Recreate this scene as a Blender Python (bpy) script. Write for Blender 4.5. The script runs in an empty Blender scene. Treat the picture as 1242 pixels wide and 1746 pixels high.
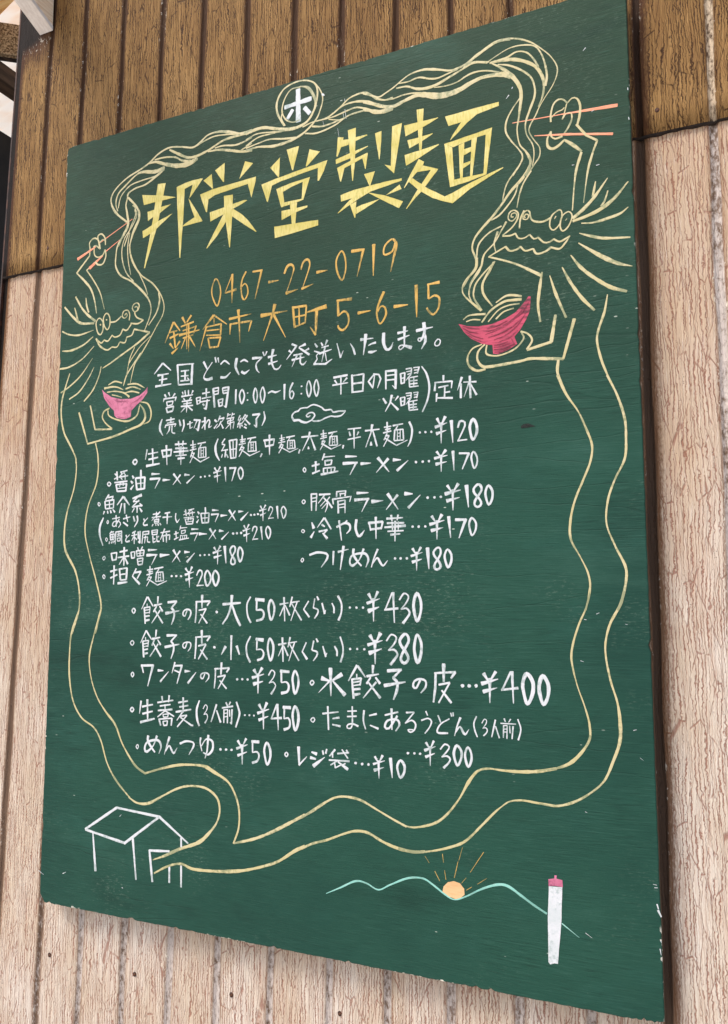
import bpy, bmesh, math, random
from mathutils import Matrix, Vector

# ------------------------------------------------------------------ camera, world, sun, exposure
scene = bpy.context.scene
COL = scene.collection
W, HT, Z0 = 0.900, 1.2120, 1.04          # board width, height, height of its lower edge above the ground
YW = 0.030                               # front face of the siding; the painted face of the board is y = 0

cd = bpy.data.cameras.new('camera')
cam = bpy.data.objects.new('camera', cd)
COL.objects.link(cam)
cam.matrix_world = Matrix(((0.91138, 0.04498, 0.40910, 0.54122),
                           (0.41156, -0.09418, -0.90651, -0.98851),
                           (-0.00224, 0.99454, -0.10435, 1.49873),
                           (0, 0, 0, 1)))
cd.sensor_fit = 'VERTICAL'
cd.sensor_height = 24.0
cd.lens = 19.2673
cd.clip_start = 0.02
cd.clip_end = 200
scene.camera = cam

SUN_EL, SUN_AZ = math.radians(52), math.radians(-38)     # azimuth from the wall's outward normal, minus = from the left
world = bpy.data.worlds.new('World')
scene.world = world
world.use_nodes = True
wn = world.node_tree
wn.nodes.clear()
sky = wn.nodes.new('ShaderNodeTexSky')
sky.sky_type = 'NISHITA'
sky.sun_disc = False
sky.sun_elevation = SUN_EL
sky.sun_rotation = math.pi + SUN_AZ * -1
sky.air_density = 1.0
sky.dust_density = 3.0
sky.ozone_density = 1.0
bg = wn.nodes.new('ShaderNodeBackground')
bg.inputs['Strength'].default_value = 0.12
wo = wn.nodes.new('ShaderNodeOutputWorld')
wn.links.new(sky.outputs[0], bg.inputs[0])
wn.links.new(bg.outputs[0], wo.inputs[0])

sl = bpy.data.lights.new('sun', 'SUN')
sl.energy = 1.5
sl.angle = math.radians(20)
sl.color = (1.0, 0.95, 0.88)
sun = bpy.data.objects.new('sun', sl)
COL.objects.link(sun)
sdir = Vector((math.sin(SUN_AZ) * math.cos(SUN_EL), -math.cos(SUN_AZ) * math.cos(SUN_EL), math.sin(SUN_EL)))
sun.rotation_euler = sdir.to_track_quat('Z', 'Y').to_euler()

scene.view_settings.view_transform = 'Standard'
scene.view_settings.look = 'None'
scene.view_settings.exposure = 0.75
scene.view_settings.gamma = 1
scene.view_settings.use_curve_mapping = False
scene.render.resolution_x, scene.render.resolution_y = 728, 1024
scene.cycles.max_bounces = 6

rnd = random.Random(11)

# ------------------------------------------------------------------ helpers
def lin(*c):
    r = []
    for v in c:
        v = v / 255.0
        r.append(v / 12.92 if v <= 0.04045 else ((v + 0.055) / 1.055) ** 2.4)
    return tuple(r) + (1.0,)


class NT:
    """small node-tree builder"""
    def __init__(self, name):
        self.m = bpy.data.materials.new(name)
        self.m.use_nodes = True
        self.t = self.m.node_tree
        self.t.nodes.clear()
        self.out = self.n('ShaderNodeOutputMaterial')
        self.b = self.n('ShaderNodeBsdfPrincipled')
        self.link(self.b.outputs[0], self.out.inputs[0])
        self.coord = self.n('ShaderNodeTexCoord').outputs['Object']

    def n(self, kind, **kw):
        nd = self.t.nodes.new(kind)
        for k, v in kw.items():
            setattr(nd, k, v)
        return nd

    def link(self, a, b):
        self.t.links.new(a, b)

    def inp(self, nd, key, v):
        if v is None:
            return
        if hasattr(v, 'is_output') or isinstance(v, bpy.types.NodeSocket):
            self.link(v, nd.inputs[key])
        else:
            nd.inputs[key].default_value = v

    def vec(self, scale=(1, 1, 1), loc=(0, 0, 0), rot=(0, 0, 0), src=None):
        nd = self.n('ShaderNodeMapping')
        self.link(src or self.coord, nd.inputs[0])
        nd.inputs['Location'].default_value = loc
        nd.inputs['Rotation'].default_value = rot
        nd.inputs['Scale'].default_value = scale
        return nd.outputs[0]

    def noise(self, vec, scale=1.0, detail=4.0, rough=0.55, dist=0.0, color=False):
        nd = self.n('ShaderNodeTexNoise')
        self.link(vec, nd.inputs['Vector'])
        nd.inputs['Scale'].default_value = scale
        nd.inputs['Detail'].default_value = detail
        nd.inputs['Roughness'].default_value = rough
        nd.inputs['Distortion'].default_value = dist
        return nd.outputs['Color' if color else 'Fac']

    def voro(self, vec, scale=1.0, feature='DISTANCE_TO_EDGE', rand=1.0, out='Distance'):
        nd = self.n('ShaderNodeTexVoronoi', feature=feature)
        self.link(vec, nd.inputs['Vector'])
        nd.inputs['Scale'].default_value = scale
        nd.inputs['Randomness'].default_value = rand
        return nd.outputs[out]

    def math(self, op, a, b=None, c=None, clamp=False):
        nd = self.n('ShaderNodeMath', operation=op, use_clamp=clamp)
        self.inp(nd, 0, a)
        self.inp(nd, 1, b)
        self.inp(nd, 2, c)
        return nd.outputs[0]

    def ramp(self, fac, lo, hi, a=0.0, b=1.0):
        nd = self.n('ShaderNodeMapRange', interpolation_type='SMOOTHSTEP')
        self.inp(nd, 'Value', fac)
        nd.inputs['From Min'].default_value = lo
        nd.inputs['From Max'].default_value = hi
        nd.inputs['To Min'].default_value = a
        nd.inputs['To Max'].default_value = b
        return nd.outputs[0]

    def mix(self, fac, a, b, mode='MIX'):
        nd = self.n('ShaderNodeMix', data_type='RGBA', blend_type=mode)
        self.inp(nd, 0, fac)
        self.inp(nd, 6, a)
        self.inp(nd, 7, b)
        return nd.outputs[2]

    def addv(self, a, b):
        nd = self.n('ShaderNodeVectorMath', operation='ADD')
        self.link(a, nd.inputs[0])
        self.link(b, nd.inputs[1])
        return nd.outputs[0]

    def scalev(self, a, k, off=(0, 0, 0)):
        nd = self.n('ShaderNodeVectorMath', operation='MULTIPLY_ADD')
        self.link(a, nd.inputs[0])
        nd.inputs[1].default_value = k
        nd.inputs[2].default_value = off
        return nd.outputs[0]

    def attr(self, name):
        nd = self.n('ShaderNodeAttribute', attribute_name=name)
        return nd.outputs['Fac']

    def sep(self, src=None):
        nd = self.n('ShaderNodeSeparateXYZ')
        self.link(src or self.coord, nd.inputs[0])
        return nd.outputs

    def bump(self, h, strength=0.5, dist=0.001, normal=None):
        nd = self.n('ShaderNodeBump')
        self.link(h, nd.inputs['Height'])
        nd.inputs['Strength'].default_value = strength
        nd.inputs['Distance'].default_value = dist
        if normal is not None:
            self.link(normal, nd.inputs['Normal'])
        return nd.outputs[0]

    def done(self, color, rough=0.6, normal=None, spec=0.4, metallic=0.0):
        self.inp(self.b, 'Base Color', color)
        self.inp(self.b, 'Roughness', rough)
        self.inp(self.b, 'Specular IOR Level', spec)
        self.inp(self.b, 'Metallic', metallic)
        if normal is not None:
            self.link(normal, self.b.inputs['Normal'])
        return self.m


def obj(name, me, mat, parent=None, label=None):
    o = bpy.data.objects.new(name, me)
    COL.objects.link(o)
    if mat is not None:
        me.materials.append(mat)
    if parent is not None:
        o.parent = parent
    if label:
        o['label'] = label
    return o


def thing(name, label, cat, loc=(0, 0, 0), group=None):
    o = bpy.data.objects.new(name, None)
    o.empty_display_size = 0.05
    o.location = loc
    COL.objects.link(o)
    o['label'] = label
    o['category'] = cat
    if group:
        o['group'] = group
    return o


def mesh(name, verts, faces, smooth=False):
    me = bpy.data.meshes.new(name)
    me.from_pydata(verts, [], faces)
    me.validate()
    me.update()
    if smooth:
        for p in me.polygons:
            p.use_smooth = True
    return me


def prism(name, ring_a, ring_b, bevel=0.0):
    """closed solid between two rings of points of the same length"""
    n = len(ring_a)
    bm = bmesh.new()
    va = [bm.verts.new(p) for p in ring_a]
    vb = [bm.verts.new(p) for p in ring_b]
    bm.faces.new(va)
    bm.faces.new(vb[::-1])
    for i in range(n):
        j = (i + 1) % n
        bm.faces.new((va[j], va[i], vb[i], vb[j]))
    bmesh.ops.recalc_face_normals(bm, faces=bm.faces)
    if bevel:
        bmesh.ops.bevel(bm, geom=list(bm.edges), offset=bevel, segments=2, affect='EDGES', profile=0.5)
    me = bpy.data.meshes.new(name)
    bm.to_mesh(me)
    bm.free()
    return me


def box(name, x0, x1, y0, y1, z0, z1, bevel=0.0):
    return prism(name, [(x0, y0, z0), (x1, y0, z0), (x1, y1, z0), (x0, y1, z0)],
                 [(x0, y0, z1), (x1, y0, z1), (x1, y1, z1), (x0, y1, z1)], bevel)


# ------------------------------------------------------------------ materials
def board_paint():
    k = NT('green_board_paint')
    x, y, z = k.sep()
    wob = k.noise(k.vec((3, 3, 5)), 1.0, 2, color=True)
    wv = k.addv(k.coord, k.scalev(wob, (0.0, 0.0, 0.018), (0, 0, -0.009)))
    streak = k.noise(k.vec((26, 1, 560), src=wv), 1.0, 5, 0.72)
    streak2 = k.noise(k.vec((60, 1, 1500), (3, 0, 1), src=wv), 1.0, 3, 0.6)
    patch = k.noise(k.vec((3.2, 1, 4.0), (1.3, 0, 4)), 1.0, 4, 0.6)
    patch2 = k.noise(k.vec((9, 1, 14), (5, 0, 2)), 1.0, 4, 0.6)
    c = k.mix(k.ramp(patch, 0.32, 0.68), lin(*BOARD_A), lin(*BOARD_B))
    c = k.mix(k.ramp(patch2, 0.5, 0.75, 0, 0.45), c, lin(*BOARD_C))
    # darker olive toward the top: eave shade put into the paint colour
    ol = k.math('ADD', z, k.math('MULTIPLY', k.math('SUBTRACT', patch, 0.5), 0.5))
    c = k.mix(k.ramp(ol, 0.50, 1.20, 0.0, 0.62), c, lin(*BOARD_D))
    brush = k.ramp(k.noise(k.vec((5, 1, 9), (8, 0, 3)), 1.0, 3, 0.6), 0.34, 0.66, 0.30, 1.0)
    c = k.mix(k.math('MULTIPLY', k.ramp(streak, 0.50, 0.72, 0, 0.50), brush), c, lin(*BOARD_L))
    c = k.mix(k.math('MULTIPLY', k.ramp(streak, 0.50, 0.28, 0, 0.75), brush), c, lin(*BOARD_K))
    # broad smears where the old lettering was wiped away and painted over
    smear = k.noise(k.vec((2.6, 1, 9.0), (12, 0, 4), src=wv), 1.0, 5, 0.7)
    c = k.mix(k.ramp(smear, 0.52, 0.74, 0, 0.42), c, lin(*BOARD_L))
    c = k.mix(k.ramp(smear, 0.46, 0.28, 0, 0.45), c, lin(*BOARD_K))
    # chalky scuffs
    area = k.noise(k.vec((4.5, 1, 5.5), (7, 0, 3)), 1.0, 3, 0.6)
    fine = k.noise(k.vec((110, 1, 430), (2, 0, 8), src=wv), 1.0, 4, 0.75)
    sc = k.math('MULTIPLY', k.ramp(area, 0.48, 0.68, 0.03, 1.0), k.ramp(fine, 0.53, 0.68))
    c = k.mix(k.math('MULTIPLY', sc, 0.36), c, lin(140, 158, 140))
    # short pale scratches and specks
    sv = k.voro(k.vec((34, 1, 95), (0.4, 0, 0.7), (0, -0.2, 0)), 1.0, 'F1', 1.0)
    sm = k.noise(k.vec((5, 1, 6), (9, 0, 9)), 1.0, 2)
    sp = k.math('MULTIPLY', k.ramp(sv, 0.085, 0.05), k.ramp(sm, 0.56, 0.66))
    c = k.mix(k.math('MULTIPLY', sp, 0.75), c, lin(205, 214, 200))
    # chips along the edges of the board, down to the pale primer
    dx = k.math('MINIMUM', x, k.math('SUBTRACT', W, x))
    dz = k.math('MINIMUM', z, k.math('SUBTRACT', HT, z))
    de = k.math('MINIMUM', dx, dz)
    chip = k.noise(k.vec((95, 1, 95), (2, 0, 5)), 1.0, 3, 0.6)
    where = k.noise(k.vec((7, 1, 7), (4, 0, 1)), 1.0, 2)
    cm = k.math('MULTIPLY', k.ramp(k.math('ADD', k.math('MULTIPLY', de, 60.0), k.math('MULTIPLY', chip, -1.0)), -0.48, -0.54),
                k.ramp(where, 0.53, 0.60))
    c = k.mix(cm, c, lin(226, 222, 208))
    # long shallow cracks of the plywood face, running slightly down to the right
    cr = k.voro(k.vec((2.2, 1, 26), (0.2, 0, 0.1), (0, 0.10, 0), src=k.addv(wv, k.scalev(k.noise(k.vec((6, 1, 9)), 1.0, 3, color=True), (0.06, 0, 0.03)))), 1.0)
    crm = k.math('MULTIPLY', k.ramp(cr, 0.018, 0.004), k.ramp(k.noise(k.vec((3.1, 1, 4.4), (2, 0, 11)), 1.0, 3), 0.50, 0.62))
    c = k.mix(k.math('MULTIPLY', crm, 0.22), c, lin(26, 52, 44))
    hgt = k.math('ADD', k.math('MULTIPLY', streak, 1.0), k.math('MULTIPLY', streak2, 0.5))
    hgt = k.math('SUBTRACT', hgt, k.math('MULTIPLY', crm, 0.55))
    nrm = k.bump(hgt, 0.55, 0.0009)
    rg = k.ramp(streak2, 0.3, 0.7, 0.50, 0.68)
    return k.done(c, rg, nrm, 0.14)


def edge_wood():
    k = NT('board_edge_wood')
    n = k.noise(k.vec((300, 300, 14)), 1.0, 4)
    c = k.mix(k.ramp(n, 0.35, 0.65), lin(62, 47, 36), lin(104, 82, 62))
    return k.done(c, 0.8, k.bump(n, 0.4, 0.001), 0.2)


def paint(name, base, alt, amt, under=None, under_amt=0.25, rot=0.0, scale=(260, 1, 60)):
    """opaque sign paint laid on with a brush: streaks of a second tone, thin places where the green shows"""
    k = NT(name)
    v = k.vec(scale, rot=(0, rot, 0))
    s = k.noise(v, 1.0, 4, 0.65)
    p = k.noise(k.vec((40, 1, 40)), 1.0, 3, 0.6)
    c = k.mix(k.math('MULTIPLY', k.ramp(s, 0.42, 0.70), amt), lin(*base), lin(*alt))
    dry = k.attr('dry')
    u = k.ramp(k.math('ADD', k.math('ADD', k.math('MULTIPLY', s, 0.7), k.math('MULTIPLY', p, 0.3)), k.math('MULTIPLY', k.math('SUBTRACT', dry, 0.4), 0.34)), 0.50, 0.68, 0.0, under_amt)
    tn = k.attr('shade')
    c = k.mix(k.math('MULTIPLY', tn, amt), c, lin(*alt))
    c = k.mix(u, c, lin(*(under or BOARD_A)))
    return k.done(c, 0.5, k.bump(s, 0.35, 0.0006), 0.35)


def siding(name, pale, tan, line, line2, dirt, groove_c, fleck, coarse, vscale, warm, linew, linea, ridge_c):
    """pressed-metal siding printed with a crazed wood grain"""
    k = NT(name)
    gd = k.attr('groove_near')
    gi = k.attr('groove')
    tone = k.attr('groove_tone')
    x, y, z = k.sep()
    wob = k.noise(k.vec((30, 30, 11)), 1.0, 3, 0.6, color=True)
    wv = k.addv(k.coord, k.scalev(wob, (0.010, 0, 0.012), (-0.005, 0, -0.006)))
    blk = k.voro(k.vec((coarse * 0.28, 1, 13.0), (1.7, 0, 2.3), src=wv), 1.0, 'F1', 1.0, 'Color')
    bs = k.sep(blk)
    jag = k.scalev(k.noise(k.vec((260, 260, 190)), 1.0, 2, color=True), (0.0034, 0, 0.003), (-0.0017, 0, -0.0015))
    wv2 = k.addv(k.addv(wv, k.scalev(blk, (0.030, 0, 0.0), (0, 0, 0))), jag)
    on = k.noise(k.vec((60, 1, 14), (2, 0, 3)), 1.0, 3, 0.6)

    xs = k.sep(wv2)[0]

    def grainline(freq, seed, amp, wid, lo, hi):
        """wandering near-vertical lines about 1/freq apart"""
        wa = k.noise(k.vec((freq * 0.22, 1, 7.0), (seed, 0, seed * 1.7), src=wv2), 1.0, 2, 0.5)
        jg = k.noise(k.vec((freq * 0.5, 1, 150), (seed * 2.1, 0, seed)), 1.0, 2, 0.6)
        ph_ = k.math('MULTIPLY_ADD', xs, freq, k.math('ADD', k.math('MULTIPLY', wa, amp), k.math('MULTIPLY', jg, 1.1)))
        dd = k.math('ABSOLUTE', k.math('SUBTRACT', k.math('FRACT', ph_), 0.5))
        msk = k.ramp(k.noise(k.vec((freq * 0.5, 1, 15), (seed * 3.3, 0, seed)), 1.0, 2), lo, hi)
        thick = k.math('MULTIPLY_ADD', msk, wid, 0.02)
        return k.math('MULTIPLY', k.math('SUBTRACT', 1.0, k.math('DIVIDE', dd, thick), clamp=True), msk, clamp=True)
    la = grainline(coarse, 1.3, 4.0, linew, 0.28, 0.60)
    la = k.math('MULTIPLY', la, 1.8, clamp=True)
    lb = grainline(coarse * 2.1, 4.7, 3.0, 0.26, 0.26, 0.56)
    # cross cracks between the blocks of print
    ed = k.voro(k.vec((coarse * 0.28, 1, 13.0), (1.7, 0, 2.3), src=wv), 1.0, rand=1.0)
    lc = k.math('MULTIPLY', k.ramp(ed, 0.020, 0.006), k.ramp(k.noise(k.vec((90, 1, 60), (7, 0, 7)), 1.0, 2), 0.40, 0.52))
    la = k.math('MAXIMUM', la, k.math('MULTIPLY', lc, 0.9))
    grain = k.noise(k.vec((620, 1, 26), (1, 0, 2), src=wv), 1.0, 5, 0.7)
    grain2 = k.noise(k.vec((190, 1, 10), (4, 0, 6), src=wv2), 1.0, 4, 0.6)
    big = k.noise(k.vec((7, 1, 3.2), (1, 0, 5)), 1.0, 4, 0.6)
    cs = bs
    c = k.mix(k.ramp(big, 0.34, 0.66), lin(*pale), lin(*tan))
    # sheltered top of the sheet keeps more of its old brown varnish
    c = k.mix(k.ramp(k.math('ADD', z, k.math('MULTIPLY', k.math('SUBTRACT', big, 0.5), 0.6)), warm[0], warm[1], 0, warm[2]), c, lin(*warm[3]))
    c = k.mix(k.math('MULTIPLY', k.ramp(cs[0], 0.35, 0.95), 0.34), c, lin(*tan))
    stain = k.noise(k.vec((16, 1, 2.4), (3, 0, 9)), 1.0, 5, 0.7)
    c = k.mix(k.ramp(stain, 0.50, 0.74, 0, 0.42), c, lin(*line2))
    c = k.mix(k.ramp(grain, 0.46, 0.72, 0, 0.60), c, lin(*line2))
    c = k.mix(k.ramp(grain2, 0.48, 0.72, 0, 0.45), c, lin(*line2))
    c = k.mix(k.math('MULTIPLY', lb, 0.75), c, lin(*line2))
    c = k.mix(k.math('MULTIPLY', la, linea), c, lin(*line))
    ridge = k.ramp(grain, 0.47, 0.30)
    c = k.mix(k.math('MULTIPLY', ridge, 0.42), c, lin(*ridge_c))
    pit = k.voro(k.vec((330, 1, 260), (5, 0, 5)), 1.0, 'F1', 1.0)
    pm = k.math('MULTIPLY', k.ramp(pit, 0.20, 0.12), k.ramp(on, 0.52, 0.62))
    c = k.mix(k.math('MULTIPLY', pm, 0.8), c, lin(52, 38, 30))
    # dirt that has run along the folded grooves
    rag = k.noise(k.vec((420, 1, 160), (8, 0, 1)), 1.0, 4, 0.7)
    dm = k.ramp(k.math('ADD', gd, k.math('MULTIPLY', k.math('SUBTRACT', rag, 0.5), 0.9)), 0.35, 0.85)
    c = k.mix(k.math('MULTIPLY', dm, k.math('SUBTRACT', 0.80, k.math('MULTIPLY', tone, 0.5))), c, lin(*dirt))
    fl = k.noise(k.vec((230, 230, 120), (3, 1, 2)), 1.0, 4, 0.7)
    where = k.noise(k.vec((14, 1, 5), (6, 0, 6)), 1.0, 3)
    lightg = k.math('ADD', k.math('MULTIPLY', k.math('SUBTRACT', fl, 0.5), 1.6), k.math('ADD', k.math('MULTIPLY', k.math('SUBTRACT', where, 0.5), 1.1), tone))
    gc = k.mix(k.ramp(lightg, 0.30, 0.75), lin(*groove_c), lin(*fleck))
    gc = k.mix(k.ramp(tone, 0.0, -0.4), gc, lin(30, 22, 18))  # negative tone: near-black corner strip; groove by the board, board's shade coloured in
    c = k.mix(k.ramp(gi, 0.25, 0.8), c, gc)
    lip = k.math('MULTIPLY', k.math('MULTIPLY', k.ramp(gi, 0.10, 0.25), k.ramp(gi, 0.75, 0.5)),
                 k.math('MULTIPLY', k.ramp(fl, 0.58, 0.63), k.ramp(where, 0.46, 0.60)))
    c = k.mix(k.math('MULTIPLY', lip, 0.8), c, lin(232, 224, 208))
    h = k.math('ADD', k.math('MULTIPLY', grain, 0.35), k.math('MULTIPLY', cs[1], 0.25))
    h = k.math('SUBTRACT', h, k.math('MULTIPLY', la, 0.9))
    h = k.math('SUBTRACT', h, k.math('MULTIPLY', lb, 0.4))
    h = k.math('ADD', h, k.math('MULTIPLY', rag, 0.25))
    nrm = k.bump(h, 0.65, 0.0014)
    return k.done(c, 0.66, nrm, 0.12)


def simple(name, a, b, scale=(30, 30, 30), rough=0.7, bump=0.3, spec=0.3, lo=0.38, hi=0.62, detail=5):
    k = NT(name)
    n = k.noise(k.vec(scale), 1.0, detail, 0.65)
    c = k.mix(k.ramp(n, lo, hi), lin(*a), lin(*b))
    return k.done(c, rough, k.bump(n, bump, 0.002), spec)


def translucent_sheet():
    k = NT('translucent_roof_sheet')
    n = k.noise(k.vec((1.2, 9, 1), rot=(0, 0, 0.3)), 1.0, 4, 0.6)
    c = k.mix(k.ramp(n, 0.42, 0.66), lin(224, 214, 200), lin(222, 182, 142))
    tr = k.n('ShaderNodeBsdfTranslucent')
    k.link(c, tr.inputs[0])
    k.inp(k.b, 'Base Color', c)
    k.b.inputs['Roughness'].default_value = 0.5
    mx = k.n('ShaderNodeMixShader')
    mx.inputs[0].default_value = 0.85
    k.link(k.b.outputs[0], mx.inputs[1])
    k.link(tr.outputs[0], mx.inputs[2])
    k.link(mx.outputs[0], k.out.inputs[0])
    return k.m


BOARD_A = (35, 75, 62)
BOARD_B = (28, 65, 55)
BOARD_C = (40, 84, 73)
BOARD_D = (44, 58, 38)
BOARD_L = (60, 98, 85)
BOARD_K = (20, 45, 38)
UP_PALE = (174, 137, 87)
UP_TAN = (143, 108, 65)
UP_LINE = (60, 38, 24)
UP_LINE2 = (104, 73, 44)
UP_WARM = (140, 106, 60)
LO_PALE = (222, 212, 199)
LO_TAN = (203, 185, 162)
LO_LINE = (140, 91, 73)
LO_LINE2 = (188, 157, 138)
LO_WARM = (188, 155, 119)


M = dict(
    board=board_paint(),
    edge=edge_wood(),
    yellow=paint('yellow_sign_paint', (220, 206, 132), (190, 174, 70), 0.8, (150, 150, 70), 0.30, 0.25, (420, 1, 70)),
    orange=paint('amber_sign_paint', (216, 172, 90), (178, 140, 50), 0.8, (84, 92, 54), 0.75, 0.2, (380, 1, 110)),
    cream=paint('cream_sign_paint', (204, 192, 150), (184, 172, 118), 0.7, (92, 116, 88), 0.60, 0.5, (150, 1, 150)),
    white=paint('white_sign_paint', (214, 215, 218), (190, 198, 199), 0.7, (110, 138, 130), 0.48, 0.4, (180, 1, 160)),
    pink=paint('crimson_bowl_paint', (200, 76, 102), (156, 50, 76), 0.8, (70, 34, 44), 0.95, 0.6, (60, 1, 330)),
    shade=paint('dark_crimson_paint', (128, 40, 62), (96, 34, 50), 0.7, (188, 70, 98), 0.8, 0.5, (120, 1, 300)),
    shade2=paint('dark_rose_paint', (164, 82, 112), (140, 66, 94), 0.7, (206, 122, 150), 0.8, 0.3, (120, 1, 300)),
    rose=paint('rose_bowl_paint', (206, 122, 150), (172, 84, 114), 0.7, (112, 60, 84), 0.7, 0.2, (160, 1, 160)),
    salmon=paint('salmon_chopstick_paint', (234, 132, 98), (240, 176, 138), 0.8, None, 0.1, 0.2, (120, 1, 300)),
    mint=paint('mint_sign_paint', (132, 196, 182), (164, 208, 196), 0.7, None, 0.35, 0.2, (120, 1, 200)),
    peach=paint('peach_sun_paint', (226, 188, 140), (212, 160, 108), 0.7, None, 0.05, 0.4, (60, 1, 240)),
    gouge=simple('gouged_wood', (14, 20, 18), (34, 40, 36), (300, 300, 300)),
    gold=paint('gold_ray_paint', (206, 168, 92), (150, 132, 74), 0.8, None, 0.4, 0.2, (200, 1, 200)),
    upper=siding('brown_printed_siding', UP_PALE, UP_TAN, UP_LINE, UP_LINE2, (78, 50, 32), (72, 50, 35), (206, 186, 160), 260, 0.050, (2.0, 2.7, 0.45, UP_WARM), 0.22, 0.92, (200, 164, 112)),
    lower=siding('bleached_printed_siding', LO_PALE, LO_TAN, LO_LINE, LO_LINE2, (118, 84, 58), (112, 90, 74), (200, 188, 180), 240, 0.050, (1.25, 2.08, 0.85, LO_WARM), 0.18, 0.80, (242, 233, 224)),
    trim=simple('rusty_brown_trim', (44, 32, 28), (82, 52, 38), (140, 140, 60), 0.6, 0.5),
    seam_line=simple('dark_seam_strip', (30, 24, 22), (46, 36, 30), (200, 200, 200), 0.8, 0.3),
    nail=simple('rusty_nail_head', (52, 36, 30), (98, 62, 44), (400, 400, 400), 0.6, 0.4),
    white_wood=simple('white_painted_timber', (228, 219, 211), (242, 235, 228), (160, 9, 160), 0.6, 0.35),
    raw_wood=simple('raw_pale_timber', (252, 232, 204), (232, 204, 168), (260, 7, 260), 0.75, 0.4),
    fascia=simple('orange_pine_board', (255, 214, 150), (240, 180, 108), (6, 60, 60), 0.6, 0.3),
    chip=simple('weathered_chipboard', (178, 154, 122), (92, 70, 48), (190, 190, 190), 0.85, 0.8, 0.2, 0.40, 0.58),
    dark=simple('dark_beam_timber', (40, 33, 28), (66, 50, 38), (60, 8, 60), 0.8, 0.4),
    umber=simple('brown_beam_underside', (92, 72, 56), (64, 50, 40), (60, 8, 60), 0.8, 0.4),
    black=simple('dark_side_wall', (26, 25, 25), (34, 32, 32), (9, 9, 9), 0.8, 0.2),  # shadow under the carport is put into this near-black colour
    sheet=translucent_sheet(),
    ground=simple('pale_paving', (196, 190, 180), (214, 206, 196), (9, 9, 9), 0.85, 0.4),
)

# ------------------------------------------------------------------ the setting
g = obj('pavement', mesh('pavement', [(-40, -40, 0), (40, -40, 0), (40, 40, 0), (-40, 40, 0)], [(0, 1, 2, 3)]), M['ground'])  # unseen ground, added and kept pale to bounce light upward
g['kind'] = 'structure'

# ------------------------------------------------------------------ siding wall
wall = thing('siding_wall', 'wall of wood-grain metal siding, brown above and bleached pink below, behind the green board', 'wall', (0, YW, 0))
GT = [-0.528, -0.4475, -0.3634, -0.2811, -0.1993, -0.1161, -0.0312, 0.0483, 0.1336, 0.2151, 0.2995, 0.3835, 0.4580, 0.5411]
GB = [-0.565, -0.4753, -0.3928, -0.3102, -0.2267, -0.1449, -0.0586, 0.0301, 0.1137, 0.1983, 0.2832, 0.3677, 0.4510, 0.5360]
for q in range(8):
    GT.append(GT[-1] + 0.084)
    GB.append(GB[-1] + 0.084)


def groove_x(i, z):
    return GT[i] + (GB[i] - GT[i]) * (2.28 - z) / 1.26


def corner_x(z):
    return -0.5985 - 0.0375 * (2.559 - z)


SEAM = 2.0635


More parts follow.
